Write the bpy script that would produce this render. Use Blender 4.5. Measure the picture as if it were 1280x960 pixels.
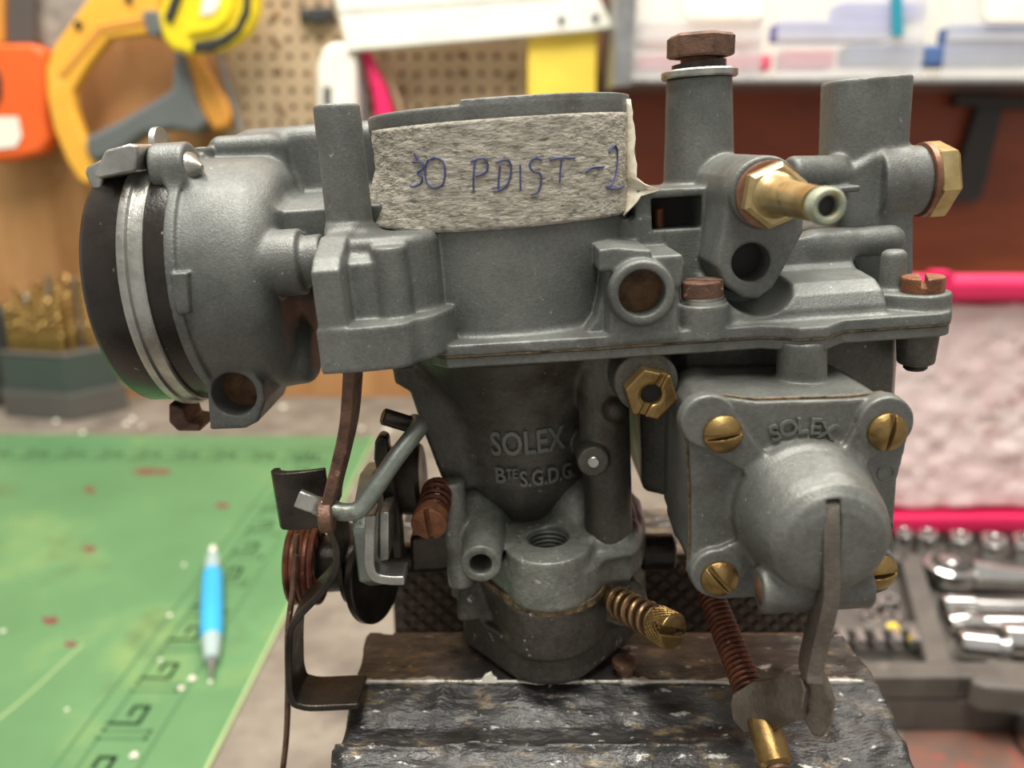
import bpy, bmesh, math, random
import numpy as np
from mathutils import Vector, Matrix

random.seed(7); RNG = np.random.RandomState(11)
for o in list(bpy.data.objects): bpy.data.objects.remove(o)
SC = bpy.context.scene; COL = SC.collection
MM = 0.001

# ------------------------------------------------------------------ camera
FPX = 1000.0; PITCH = math.radians(16.0); ROLL = math.radians(4.0)
CAM = np.array([0.0, -175.0, 260.0])          # millimetres, bench top is z = 0
ROOT = np.array([0.0, 0.0, 200.0])            # carburettor frame, tilted in the vise
cd = bpy.data.cameras.new('camera'); cam = bpy.data.objects.new('camera', cd); COL.objects.link(cam)
cam.location = CAM * MM; cam.rotation_euler = (math.radians(90) - PITCH, 0, 0)
cd.sensor_width = 36.0; cd.lens = 36.0 * FPX / 1280.0
cd.clip_start = 0.005; cd.clip_end = 20
cd.dof.use_dof = True; cd.dof.focus_distance = 0.152; cd.dof.aperture_fstop = 11.8
SC.camera = cam

# ------------------------------------------------------------------ world, lamps, exposure
w = bpy.data.worlds.new('room_light'); SC.world = w; w.use_nodes = True
w.node_tree.nodes['Background'].inputs[0].default_value = (1.0, 0.95, 0.88, 1)
w.node_tree.nodes['Background'].inputs[1].default_value = 0.47
def tube_lamp(name, loc, size, power, target):
    ld = bpy.data.lights.new(name, 'AREA'); ld.shape = 'RECTANGLE'; ld.size, ld.size_y = size
    ld.energy = power; ld.color = (1.0, 0.955, 0.88)
    lo = bpy.data.objects.new(name, ld); COL.objects.link(lo); lo.location = loc
    lo.rotation_euler = (Vector(target) - Vector(loc)).to_track_quat('-Z', 'Y').to_euler()
tube_lamp('ceiling_tube_light', (-0.35, -0.10, 1.55), (1.5, 0.30), 30, (0, 0.1, 0.15))
tube_lamp('ceiling_tube_light', (0.45, 0.25, 1.35), (1.5, 0.30), 20, (0.25, 0.45, 0.1))
SC.view_settings.view_transform = 'Standard'; SC.view_settings.look = 'None'
SC.view_settings.gamma = 1.0; SC.view_settings.use_curve_mapping = False
SC.view_settings.exposure = 0.20

# ------------------------------------------------------------------ where things are
cP, sP, cR, sR = math.cos(PITCH), math.sin(PITCH), math.cos(ROLL), math.sin(ROLL)
def ray(px, py):
    u = (px - 640) / FPX; v = (py - 480) / FPX
    return np.array([u, cP - v * sP, -sP - v * cP])
def W(px, py, y):                              # point of the photo at distance plane y (mm)
    d = ray(px, py); return CAM + d * ((y - CAM[1]) / d[1])
def Wz(px, py, z):                             # point of the photo on a level z (mm)
    d = ray(px, py); return CAM + d * ((z - CAM[2]) / d[2])
def toL(p):
    p = np.asarray(p) - ROOT
    return np.array([p[0] * cR + p[2] * sR, p[1], -p[0] * sR + p[2] * cR])
def L(px, py, y): return toL(W(px, py, y))     # the same in the carburettor's own frame
def Lz(px, py, z):                             # on a level of the carburettor's own frame
    a = toL(CAM); b = toL(CAM + ray(px, py)) - a
    return a + b * ((z - a[2]) / b[2])
def LX(px, py, y): return L(px, py, y)[0]
def LZ(px, py, y): return L(px, py, y)[2]
def Q(pts, y): return [tuple(L(a, b, y)[[0, 2]]) for a, b in pts]

# ------------------------------------------------------------------ materials
def mat(name, c1, c2=None, scale=60, rough=0.5, metal=0.0, bump=0.0, bscale=None, detail=6, lo=0.35, hi=0.65,
        spots=None, rvar=0.0, stretch=(1, 1, 1), alpha=None, emit=None, coat=0.0, transm=0.0, spots2=None, bdist=0.0004, grain=0.0, gscale=900):
    m = bpy.data.materials.new(name); m.use_nodes = True
    nt = m.node_tree; N = nt.nodes; K = nt.links
    b = N['Principled BSDF']
    b.inputs['Roughness'].default_value = rough; b.inputs['Metallic'].default_value = metal
    if coat: b.inputs['Coat Weight'].default_value = coat; b.inputs['Coat Roughness'].default_value = 0.15
    if transm: b.inputs['Transmission Weight'].default_value = transm
    if alpha is not None: b.inputs['Alpha'].default_value = alpha
    c2 = c2 or c1
    tc = N.new('ShaderNodeTexCoord'); mp = N.new('ShaderNodeMapping'); mp.inputs['Scale'].default_value = stretch
    K.new(tc.outputs['Object'], mp.inputs[0])
    def noise(sc, det=detail, ro=0.6):
        n = N.new('ShaderNodeTexNoise'); n.inputs['Scale'].default_value = sc
        n.inputs['Detail'].default_value = det; n.inputs['Roughness'].default_value = ro
        K.new(mp.outputs[0], n.inputs['Vector']); return n
    def ramp(n, a, bb):
        r = N.new('ShaderNodeMapRange'); r.inputs[1].default_value = a; r.inputs[2].default_value = bb
        K.new(n.outputs[0], r.inputs[0]); return r
    n1 = noise(scale); r1 = ramp(n1, lo, hi)
    mx = N.new('ShaderNodeMix'); mx.data_type = 'RGBA'
    mx.inputs['A'].default_value = (*c1, 1); mx.inputs['B'].default_value = (*c2, 1)
    K.new(r1.outputs[0], mx.inputs['Factor']); out = mx.outputs['Result']
    for sp in (spots, spots2):
        if sp:
            col, ssc, th, soft = sp
            n2 = noise(ssc, 5, 0.65); r2 = ramp(n2, th, th + soft)
            m2 = N.new('ShaderNodeMix'); m2.data_type = 'RGBA'; m2.inputs['B'].default_value = (*col, 1)
            K.new(out, m2.inputs['A']); K.new(r2.outputs[0], m2.inputs['Factor']); out = m2.outputs['Result']
    if grain:
        ng = noise(gscale, 3, 0.7); rg = N.new('ShaderNodeMapRange'); rg.inputs[1].default_value = 0.3; rg.inputs[2].default_value = 0.7
        rg.inputs[3].default_value = 1 - grain; rg.inputs[4].default_value = 1 + grain; K.new(ng.outputs[0], rg.inputs[0])
        mg = N.new('ShaderNodeVectorMath'); mg.operation = 'SCALE'; K.new(out, mg.inputs[0]); K.new(rg.outputs[0], mg.inputs['Scale']); out = mg.outputs[0]
    K.new(out, b.inputs['Base Color'])
    if rvar:
        rr = N.new('ShaderNodeMapRange'); rr.inputs[3].default_value = rough - rvar; rr.inputs[4].default_value = rough + rvar
        n3 = noise(scale * 1.7); rr.inputs[1].default_value = 0.3; rr.inputs[2].default_value = 0.7
        K.new(n3.outputs[0], rr.inputs[0]); K.new(rr.outputs[0], b.inputs['Roughness'])
    if bump:
        nb = noise(bscale or scale * 8, 4); bp = N.new('ShaderNodeBump')
        bp.inputs['Strength'].default_value = bump; bp.inputs['Distance'].default_value = bdist
        K.new(nb.outputs[0], bp.inputs['Height']); K.new(bp.outputs[0], b.inputs['Normal'])
    if emit:
        b.inputs['Emission Color'].default_value = (*emit[0], 1); b.inputs['Emission Strength'].default_value = emit[1]
    return m
def srgb(r, g, b):
    f = lambda c: (c / 255 / 12.92) if c <= 10 else ((c / 255 + 0.055) / 1.055) ** 2.4
    return (f(r), f(g), f(b))

M = {}
M['zinc'] = mat('cast_zinc', srgb(92, 95, 92), srgb(118, 121, 117), 50, 0.52, 0.40, 0.28, 2300, rvar=0.10, grain=0.15, gscale=1300,
                spots=(srgb(84, 83, 78), 70, 0.54, 0.22), spots2=(srgb(172, 173, 166), 800, 0.675, 0.03))
M['zinc_dark'] = mat('oily_cast_zinc', srgb(64, 62, 56), srgb(94, 93, 86), 40, 0.42, 0.4, 0.32, 1900, rvar=0.14, grain=0.2, gscale=900,
                     spots=(srgb(60, 46, 36), 55, 0.54, 0.16), spots2=(srgb(150, 152, 144), 700, 0.67, 0.04))
M['zinc_mid'] = mat('grey_cast_zinc', srgb(92, 94, 90), srgb(116, 118, 113), 45, 0.48, 0.40, 0.25, 2100, rvar=0.10, grain=0.16, gscale=1000,
                    spots=(srgb(84, 80, 72), 60, 0.55, 0.2), spots2=(srgb(168, 170, 163), 800, 0.675, 0.03))
M['zinc_foot'] = mat('speckled_cast_zinc', srgb(104, 107, 101), srgb(140, 143, 135), 60, 0.44, 0.42, 0.35, 1800, rvar=0.12, grain=0.22, gscale=700,
                    spots=(srgb(78, 74, 66), 50, 0.56, 0.16), spots2=(srgb(192, 190, 180), 520, 0.64, 0.05))
M['zinc_throttle'] = mat('stained_cast_zinc', srgb(68, 63, 57), srgb(96, 92, 85), 50, 0.38, 0.45, 0.3, 1700, rvar=0.12, grain=0.2, gscale=800,
                    spots=(srgb(54, 44, 38), 45, 0.54, 0.18), spots2=(srgb(186, 186, 178), 420, 0.66, 0.03))
M['bakelite'] = mat('black_bakelite', srgb(24, 21, 19), srgb(42, 36, 31), 120, 0.24, 0.0, 0.15, 1500, rvar=0.08,
                    spots=(srgb(150, 130, 105), 500, 0.67, 0.04))
M['bakelite'].node_tree.nodes['Principled BSDF'].inputs['Specular IOR Level'].default_value = 0.35
M['steel'] = mat('dull_steel', srgb(150, 150, 144), srgb(190, 190, 184), 150, 0.36, 0.9, 0.2, 1500, rvar=0.1,
                 spots=(srgb(100, 90, 78), 160, 0.6, 0.1))
M['leversteel'] = mat('oiled_grey_steel', srgb(96, 90, 82), srgb(124, 116, 106), 90, 0.38, 0.6, 0.3, 1500, rvar=0.1, grain=0.15, spots=(srgb(80, 66, 52), 80, 0.56, 0.15))
M['blacksteel'] = mat('blackened_steel', srgb(44, 41, 38), srgb(74, 67, 60), 110, 0.34, 0.7, 0.25, 1500, rvar=0.1,
                      spots=(srgb(104, 78, 56), 90, 0.62, 0.12))
M['rust'] = mat('rusty_steel', srgb(74, 53, 43), srgb(116, 87, 70), 260, 0.55, 0.35, 0.5, 1800, rvar=0.15,
                spots=(srgb(186, 158, 132), 420, 0.63, 0.1))
M['rust_orange'] = mat('orange_rust', srgb(100, 62, 42), srgb(144, 94, 62), 260, 0.55, 0.3, 0.5, 1800, rvar=0.1,
                spots=(srgb(84, 50, 34), 200, 0.6, 0.1))
M['rust_dark'] = mat('dark_rust', srgb(72, 40, 28), srgb(118, 68, 46), 300, 0.38, 0.4, 0.4, 1800, rvar=0.15,
                spots=(srgb(170, 130, 110), 500, 0.66, 0.06))
M['brass'] = mat('worn_brass', srgb(122, 98, 58), srgb(154, 128, 82), 200, 0.36, 0.85, 0.2, 1500, rvar=0.1,
                 spots=(srgb(92, 70, 42), 180, 0.6, 0.12))
M['brass_pale'] = mat('dull_brass', srgb(164, 142, 96), srgb(196, 178, 132), 160, 0.36, 0.8, 0.15, 1500, rvar=0.08,
                 spots=(srgb(128, 104, 60), 150, 0.6, 0.14))
M['verdigris'] = mat('brass_with_verdigris', srgb(132, 148, 132), srgb(172, 172, 148), 500, 0.6, 0.2, 0.3, 1800,
                 spots=(srgb(150, 126, 82), 380, 0.56, 0.12))
M['copper'] = mat('copper_washer', srgb(120, 86, 66), srgb(156, 116, 94), 300, 0.45, 0.7, 0.2, 1500)
M['spring_brown'] = mat('brown_spring_wire', srgb(92, 72, 52), srgb(138, 110, 80), 260, 0.36, 0.7, 0.3, 1500, rvar=0.1)
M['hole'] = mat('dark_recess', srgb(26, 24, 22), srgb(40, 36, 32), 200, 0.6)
M['rustfloor'] = mat('brown_deposit', srgb(70, 50, 32), srgb(112, 82, 50), 420, 0.7, 0.1, 0.5, 1500,
                     spots=(srgb(50, 38, 28), 150, 0.58, 0.15))
M['gasket'] = mat('brown_paper_gasket', srgb(82, 68, 48), srgb(126, 106, 76), 500, 0.8, 0, 0.8, 1600,
                  spots=(srgb(46, 40, 32), 300, 0.56, 0.1))
M['tin'] = mat('zinc_plated_steel', srgb(120, 128, 120), srgb(150, 158, 150), 200, 0.40, 0.6, 0.25, 1500,
               spots=(srgb(96, 88, 72), 160, 0.60, 0.12))
M['ink'] = mat('blue_ink', srgb(52, 60, 112), srgb(78, 86, 136), 300, 0.5)

# ------------------------------------------------------------------ mesh plumbing
ORG = {}
def link(name, me, m, parent=None):
    o = bpy.data.objects.new(name, me); COL.objects.link(o)
    if m is not None and not me.materials: me.materials.append(M[m] if isinstance(m, str) else m)
    if parent is not None: o.parent = parent
    return o
def tag(o, label=None, cat=None, group=None, kind=None):
    if label: o['label'] = label
    if cat: o['category'] = cat
    if group: o['group'] = group
    if kind: o['kind'] = kind
    return o
def thing(name, label, cat, loc=(0, 0, 0), group=None, kind=None, rot=None):
    o = bpy.data.objects.new(name, None); COL.objects.link(o); o.empty_display_size = 0.01
    o.location = np.asarray(loc, float) * MM
    if rot: o.rotation_euler = rot
    ORG[o.name] = np.asarray(loc, float); return tag(o, label, cat, group, kind)
def root_of(p):
    while p.parent is not None: p = p.parent
    return p
def obj(name, geo, m, parent=None, smooth=35, loc=None, label=None):
    """geo = (verts in mm, faces). parent's origin, or loc, is taken off the vertices."""
    v, f = geo; v = np.asarray(v, float).reshape(-1, 3)
    if parent is not None: v = v - ORG.get(root_of(parent).name, 0)
    elif loc is not None: v = v - np.asarray(loc, float)
    me = bpy.data.meshes.new(name)
    if isinstance(f, np.ndarray):
        n, k = f.shape
        me.vertices.add(len(v)); me.vertices.foreach_set('co', (v * MM).astype(np.float32).ravel())
        me.loops.add(n * k); me.loops.foreach_set('vertex_index', f.astype(np.int32).ravel())
        me.polygons.add(n); me.polygons.foreach_set('loop_start', np.arange(0, n * k, k, dtype=np.int32))
        me.update(calc_edges=True)
    else:
        me.from_pydata((v * MM).tolist(), [], [list(map(int, q)) for q in f]); me.update()
    o = link(name, me, m, parent)
    if parent is None and loc is not None: o.location = np.asarray(loc, float) * MM
    if smooth is not None:
        me.polygons.foreach_set('use_smooth', np.ones(len(me.polygons), bool))
        if smooth < 180: me.set_sharp_from_angle(angle=math.radians(smooth))
    if label: o['label'] = label
    return o
def bevel(o, wmm, seg=2, ang=30):
    b = o.modifiers.new('bevel', 'BEVEL'); b.width = wmm * MM; b.segments = seg; b.limit_method = 'ANGLE'
    b.angle_limit = math.radians(ang); b.harden_normals = False; return o
def join(*gs):
    V = []; Fc = []; n = 0
    for v, f in gs:
        v = np.asarray(v, float).reshape(-1, 3); V.append(v); Fc += [[int(i) + n for i in q] for q in f]; n += len(v)
    return np.concatenate(V), Fc
def box(lo, hi):
    (a, b, c), (d, e, f) = lo, hi
    return ([(a, b, c), (d, b, c), (d, e, c), (a, e, c), (a, b, f), (d, b, f), (d, e, f), (a, e, f)],
            [(0, 3, 2, 1), (4, 5, 6, 7), (0, 1, 5, 4), (1, 2, 6, 5), (2, 3, 7, 6), (3, 0, 4, 7)])
def area2(p): 
    p = np.asarray(p); x, y = p[:, 0], p[:, 1]; return np.sum(x * np.roll(y, -1) - y * np.roll(x, -1))
def extrude(pts, vec):
    """closed prism from a planar loop of 3-D points"""
    p = np.asarray(pts, float); v = np.asarray(vec, float); n = len(p)
    nrm = np.zeros(3)
    for i in range(n): nrm += np.cross(p[i], p[(i + 1) % n])
    if np.dot(nrm, v) > 0: p = p[::-1]
    V = np.concatenate([p, p + v]); f = [list(range(n)), list(range(2 * n - 1, n - 1, -1))]
    for i in range(n): j = (i + 1) % n; f.append([i, n + i, n + j, j])
    return V, f
def frame(ax, up=(0, 0, 1)):
    a = np.asarray(ax, float); a = a / np.linalg.norm(a)
    u = np.asarray(up, float)
    if abs(np.dot(u, a)) > 0.95: u = np.array([1.0, 0, 0]) if abs(a[0]) < 0.9 else np.array([0, 1.0, 0])
    e1 = np.cross(u, a); e1 /= np.linalg.norm(e1); e2 = np.cross(a, e1); return a, e1, e2
def lathe(p0, ax, prof, n=32, up=(0, 0, 1), ph=0.0):
    """closed solid of revolution; prof = [(t along ax, r), ...]"""
    a, e1, e2 = frame(ax, up); p0 = np.asarray(p0, float); V = []; f = []
    th = np.arange(n) * 2 * math.pi / n + ph
    for t, r in prof:
        V.append(p0 + a * t + r * (np.cos(th)[:, None] * e1 + np.sin(th)[:, None] * e2))
    V = np.concatenate(V); k = len(prof)
    for i in range(k - 1):
        for j in range(n):
            q = (j + 1) % n; f.append([i * n + j, i * n + q, (i + 1) * n + q, (i + 1) * n + j])
    f.append(list(range(n))[::-1]); f.append([(k - 1) * n + j for j in range(n)])
    return V, f
def rod(p0, p1, r0, r1=None, n=24, ch=0.0):
    p0 = np.asarray(p0, float); p1 = np.asarray(p1, float); r1 = r0 if r1 is None else r1
    ln = np.linalg.norm(p1 - p0)
    pr = [(0, r0 - ch), (ch, r0), (ln - ch, r1), (ln, r1 - ch)] if ch else [(0, r0), (ln, r1)]
    return lathe(p0, p1 - p0, pr, n)
def catmull(pts, sub=8):
    p = np.asarray(pts, float); p = np.vstack([2 * p[0] - p[1], p, 2 * p[-1] - p[-2]]); out = []
    for i in range(1, len(p) - 2):
        for t in np.arange(sub) / sub:
            a, b, c, d = p[i - 1], p[i], p[i + 1], p[i + 2]
            out.append(0.5 * (2 * b + (c - a) * t + (2 * a - 5 * b + 4 * c - d) * t * t + (3 * b - a - 3 * c + d) * t ** 3))
    out.append(p[-2]); return np.array(out)
def tube(path, r, n=10, rs=None):
    """round wire along a path"""
    p = np.asarray(path, float); k = len(p); V = []; f = []
    t = np.gradient(p, axis=0); t /= np.linalg.norm(t, axis=1)[:, None]
    _, e1, e2 = frame(t[0]); th = np.arange(n) * 2 * math.pi / n
    for i in range(k):
        e1 = e1 - t[i] * np.dot(e1, t[i]); e1 /= np.linalg.norm(e1); e2 = np.cross(t[i], e1)
        rr = r if rs is None else rs[i]
        V.append(p[i] + rr * (np.cos(th)[:, None] * e1 + np.sin(th)[:, None] * e2))
    for i in range(k - 1):
        for j in range(n):
            q = (j + 1) % n; f.append([i * n + j, i * n + q, (i + 1) * n + q, (i + 1) * n + j])
    f.append(list(range(n))[::-1]); f.append([(k - 1) * n + j for j in range(n)])
    return np.concatenate(V), f
def strap(path, side, w0, thick, ws=None):
    """rectangular bar along a path; side = direction of its width"""
    p = np.asarray(path, float); k = len(p); V = []; f = []
    t = np.gradient(p, axis=0); t /= np.linalg.norm(t, axis=1)[:, None]
    s = np.asarray(side, float)
    for i in range(k):
        si = s - t[i] * np.dot(s, t[i]); si /= np.linalg.norm(si); nn = np.cross(t[i], si)
        ww = (w0 if ws is None else ws[i]) / 2
        for a, b in ((-1, -1), (1, -1), (1, 1), (-1, 1)): V.append(p[i] + si * a * ww + nn * b * thick / 2)
    for i in range(k - 1):
        for j in range(4):
            q = (j + 1) % 4; f.append([i * 4 + j, i * 4 + q, (i + 1) * 4 + q, (i + 1) * 4 + j])
    f.append([3, 2, 1, 0]); f.append([(k - 1) * 4 + j for j in range(4)])
    return np.array(V), f
def helix(p0, p1, r, turns, per=16, r1=None, ph=0):
    p0 = np.asarray(p0, float); p1 = np.asarray(p1, float); a, e1, e2 = frame(p1 - p0); r1 = r if r1 is None else r1
    n = int(turns * per); t = np.linspace(0, 1, n + 1); th = t * turns * 2 * math.pi + ph; rr = r + (r1 - r) * t
    return p0 + (p1 - p0) * t[:, None] + rr[:, None] * (np.cos(th)[:, None] * e1 + np.sin(th)[:, None] * e2)

# ------------------------------------------------------------------ solid castings: signed distance volumes, surface nets
def poly2(px, pz, poly):
    p = np.asarray(poly, float); n = len(p)
    d = np.full(np.broadcast(px, pz).shape, 1e9); s = np.ones(d.shape)
    for i in range(n):
        a = p[i]; b = p[i - 1]; e = b - a
        wx = px - a[0]; wz = pz - a[1]
        h = np.clip((wx * e[0] + wz * e[1]) / max(e @ e, 1e-12), 0, 1)
        d = np.minimum(d, (wx - e[0] * h) ** 2 + (wz - e[1] * h) ** 2)
        c1 = pz >= a[1]; c2 = pz < b[1]; c3 = e[0] * wz > e[1] * wx
        s = np.where((c1 & c2 & c3) | (~c1 & ~c2 & ~c3), -s, s)
    return s * np.sqrt(d)
def slab(d2, d1, r):
    d2 = d2 + r; d1 = d1 + r
    return np.sqrt(np.maximum(d2, 0) ** 2 + np.maximum(d1, 0) ** 2) + np.minimum(np.maximum(d2, d1), 0) - r
def PY(poly, y0, y1, r=0.6):          # prism along y from an (x, z) outline
    P = np.asarray(poly); lo = (P[:, 0].min(), min(y0, y1), P[:, 1].min()); hi = (P[:, 0].max(), max(y0, y1), P[:, 1].max())
    return (lambda X, Y, Z: slab(poly2(X, Z, P), np.abs(Y - (y0 + y1) / 2) - abs(y1 - y0) / 2, r)), lo, hi
def PZ(poly, z0, z1, r=0.6):          # prism along z from an (x, y) outline
    P = np.asarray(poly); lo = (P[:, 0].min(), P[:, 1].min(), min(z0, z1)); hi = (P[:, 0].max(), P[:, 1].max(), max(z0, z1))
    return (lambda X, Y, Z: slab(poly2(X, Y, P), np.abs(Z - (z0 + z1) / 2) - abs(z1 - z0) / 2, r)), lo, hi
def PX(poly, x0, x1, r=0.6):          # prism along x from a (y, z) outline
    P = np.asarray(poly); lo = (min(x0, x1), P[:, 0].min(), P[:, 1].min()); hi = (max(x0, x1), P[:, 0].max(), P[:, 1].max())
    return (lambda X, Y, Z: slab(poly2(Y, Z, P), np.abs(X - (x0 + x1) / 2) - abs(x1 - x0) / 2, r)), lo, hi
def CY(p0, p1, r0, r1=None, r=0.5):   # rounded (tapered) cylinder
    p0 = np.asarray(p0, float); p1 = np.asarray(p1, float); r1 = r0 if r1 is None else r1
    ln = np.linalg.norm(p1 - p0); u = (p1 - p0) / ln; R = max(r0, r1)
    def fn(X, Y, Z):
        ax, ay, az = X - p0[0], Y - p0[1], Z - p0[2]
        t = ax * u[0] + ay * u[1] + az * u[2]
        q = np.sqrt(np.maximum(ax * ax + ay * ay + az * az - t * t, 0))
        return slab(q - (r0 + (r1 - r0) * np.clip(t / ln, 0, 1)), np.abs(t - ln / 2) - ln / 2, r)
    ext = R * np.sqrt(np.maximum(1 - u * u, 0))
    return fn, np.minimum(p0, p1) - ext, np.maximum(p0, p1) + ext
def CAPS(p0, p1, r0, r1=None):
    p0 = np.asarray(p0, float); p1 = np.asarray(p1, float); r1 = r0 if r1 is None else r1; e = p1 - p0
    def fn(X, Y, Z):
        ax, ay, az = X - p0[0], Y - p0[1], Z - p0[2]
        h = np.clip((ax * e[0] + ay * e[1] + az * e[2]) / (e @ e), 0, 1)
        return np.sqrt((ax - e[0] * h) ** 2 + (ay - e[1] * h) ** 2 + (az - e[2] * h) ** 2) - (r0 + (r1 - r0) * h)
    R = max(r0, r1); return fn, np.minimum(p0, p1) - R, np.maximum(p0, p1) + R
def ELL(c, rad):
    c = np.asarray(c, float); q = np.asarray(rad, float)
    def fn(X, Y, Z):
        k = np.sqrt(((X - c[0]) / q[0]) ** 2 + ((Y - c[1]) / q[1]) ** 2 + ((Z - c[2]) / q[2]) ** 2); return (k - 1) * q.min()
    return fn, c - q, c + q
def LT(p0, u, prof):                  # solid of revolution from a closed (t, r) outline
    p0 = np.asarray(p0, float); u = np.asarray(u, float); u = u / np.linalg.norm(u); P = np.asarray(prof, float)
    def fn(X, Y, Z):
        ax, ay, az = X - p0[0], Y - p0[1], Z - p0[2]
        t = ax * u[0] + ay * u[1] + az * u[2]
        return poly2(t, np.sqrt(np.maximum(ax * ax + ay * ay + az * az - t * t, 0)), P)
    R = P[:, 1].max(); ext = R * np.sqrt(np.maximum(1 - u * u, 0)); a = p0 + u * P[:, 0].min(); b = p0 + u * P[:, 0].max()
    return fn, np.minimum(a, b) - ext, np.maximum(a, b) + ext
def BX(lo, hi, r=0.5):
    lo = np.asarray(lo, float); hi = np.asarray(hi, float); lo, hi = np.minimum(lo, hi), np.maximum(lo, hi)
    c = (lo + hi) / 2; q = (hi - lo) / 2
    def fn(X, Y, Z):
        a, b, d = np.abs(X - c[0]) - q[0] + r, np.abs(Y - c[1]) - q[1] + r, np.abs(Z - c[2]) - q[2] + r
        return np.sqrt(np.maximum(a, 0) ** 2 + np.maximum(b, 0) ** 2 + np.maximum(d, 0) ** 2) + np.minimum(np.maximum(a, np.maximum(b, d)), 0) - r
    return fn, lo, hi
class Vol:
    def __init__(s, lo, hi, h):
        s.h = h; s.lo = np.asarray(lo, float)
        s.ax = [np.arange(lo[i], hi[i] + h, h) for i in range(3)]
        s.D = np.full([len(a) for a in s.ax], 9.0, np.float32)
    def _reg(s, lo, hi, m):
        sl = []
        for i in range(3):
            a = np.searchsorted(s.ax[i], lo[i] - m); b = np.searchsorted(s.ax[i], hi[i] + m); sl.append(slice(a, max(b, a)))
        return tuple(sl)
    def _ev(s, prim, m):
        fn, lo, hi = prim; sl = s._reg(lo, hi, m)
        X = s.ax[0][sl[0]][:, None, None]; Y = s.ax[1][sl[1]][None, :, None]; Z = s.ax[2][sl[2]][None, None, :]
        if X.size * Y.size * Z.size == 0: return sl, None
        return sl, np.broadcast_to(fn(X, Y, Z), s.D[sl].shape)
    def add(s, prim, k=1.0):
        sl, d = s._ev(prim, k + 3 * s.h)
        if d is None: return s
        a = s.D[sl]
        if k > 0:
            h = np.maximum(k - np.abs(a - d), 0) / k; s.D[sl] = np.minimum(a, d) - h * h * k * 0.25
        else: s.D[sl] = np.minimum(a, d)
        return s
    def cut(s, prim, k=0.4):
        sl, d = s._ev(prim, k + 3 * s.h)
        if d is None: return s
        a = s.D[sl]; d = -d
        if k > 0:
            h = np.maximum(k - np.abs(a - d), 0) / k; s.D[sl] = np.maximum(a, d) + h * h * k * 0.25
        else: s.D[sl] = np.maximum(a, d)
        return s
    def rough(s, amp, cell, seed=1):
        s.D = s.D + (amp * vnoise(s.ax, cell, seed)).astype(np.float32); return s
    def mesh(s):
        D = s.D; D[0] = D[-1] = 9; D[:, 0] = D[:, -1] = 9; D[:, :, 0] = D[:, :, -1] = 9
        S = D < 0; c = np.zeros(tuple(np.array(D.shape) - 1), np.int8)
        off = [(i, j, k) for i in (0, 1) for j in (0, 1) for k in (0, 1)]
        sh = c.shape
        for i, j, k in off: c += S[i:i + sh[0], j:j + sh[1], k:k + sh[2]]
        act = (c > 0) & (c < 8); idx = np.argwhere(act)
        vals = np.stack([D[idx[:, 0] + i, idx[:, 1] + j, idx[:, 2] + k] for i, j, k in off], 1)
        pos = np.zeros((len(idx), 3)); cnt = np.zeros(len(idx)); O = np.array(off, float)
        for a in range(8):
            for b in range(a + 1, 8):
                if np.abs(O[a] - O[b]).sum() != 1: continue
                va, vb = vals[:, a], vals[:, b]; m = (va < 0) != (vb < 0)
                t = np.where(m, va / np.where(m, va - vb, 1), 0)
                pos += np.where(m[:, None], O[a] + (O[b] - O[a]) * t[:, None], 0); cnt += m
        V = s.lo + (idx + pos / cnt[:, None]) * s.h
        vid = np.full(sh, -1, np.int64); vid[act] = np.arange(len(idx)); faces = []
        for ax in range(3):
            A = np.moveaxis(S, ax, 0); I = np.moveaxis(vid, [ax, (ax + 1) % 3, (ax + 2) % 3], [0, 1, 2])
            A = np.moveaxis(S, [ax, (ax + 1) % 3, (ax + 2) % 3], [0, 1, 2])
            df = A[:-1, 1:-1, 1:-1] != A[1:, 1:-1, 1:-1]; e = np.argwhere(df)
            i, j, k = e[:, 0], e[:, 1] + 1, e[:, 2] + 1
            q = np.stack([I[i, j - 1, k - 1], I[i, j, k - 1], I[i, j, k], I[i, j - 1, k]], 1)
            fl = ~A[i, j, k]; q[fl] = q[fl][:, ::-1]; faces.append(q)
        return V, np.concatenate(faces)
def vnoise(ax, cell, seed):
    r = np.random.RandomState(seed); g = [(a - a[0]) / cell for a in ax]; n = [int(a[-1]) + 2 for a in g]
    G = r.rand(*n) * 2 - 1; out = 0
    ii = [a.astype(int) for a in g]; ff = [a - i for a, i in zip(g, ii)]; ff = [f * f * (3 - 2 * f) for f in ff]
    for a in (0, 1):
        for b in (0, 1):
            for c in (0, 1):
                w = (ff[0] if a else 1 - ff[0])[:, None, None] * (ff[1] if b else 1 - ff[1])[None, :, None] * (ff[2] if c else 1 - ff[2])[None, None, :]
                out = out + w * G[np.ix_(ii[0] + a, ii[1] + b, ii[2] + c)]
    return out
def circle(cx, cy, r, n=24, a0=0, a1=360):
    t = np.radians(np.linspace(a0, a1, n, endpoint=(a1 - a0) != 360)); return [(cx + r * math.cos(q), cy + r * math.sin(q)) for q in t]
# ================================================================== the carburettor
carb = thing('carburetor', 'grey cast zinc carburetor with a masking tape label standing on the vise jaws', 'carburetor')
carb.location = ROOT * MM; carb.rotation_euler = (0, -ROLL, 0)
def part(name, geo, m, parent=None, smooth=35, label=None):
    return obj(name, geo, m, parent or carb, smooth, label=label)
X0 = (LX(470, 200, 0) + LX(785, 190, 0)) / 2; HR = 26.4
ZT, ZF1, ZF0, ZG0 = 69.0, 26.6, 24.4, 22.0     # rim, flange top, joint, underside of the body flange

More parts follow.
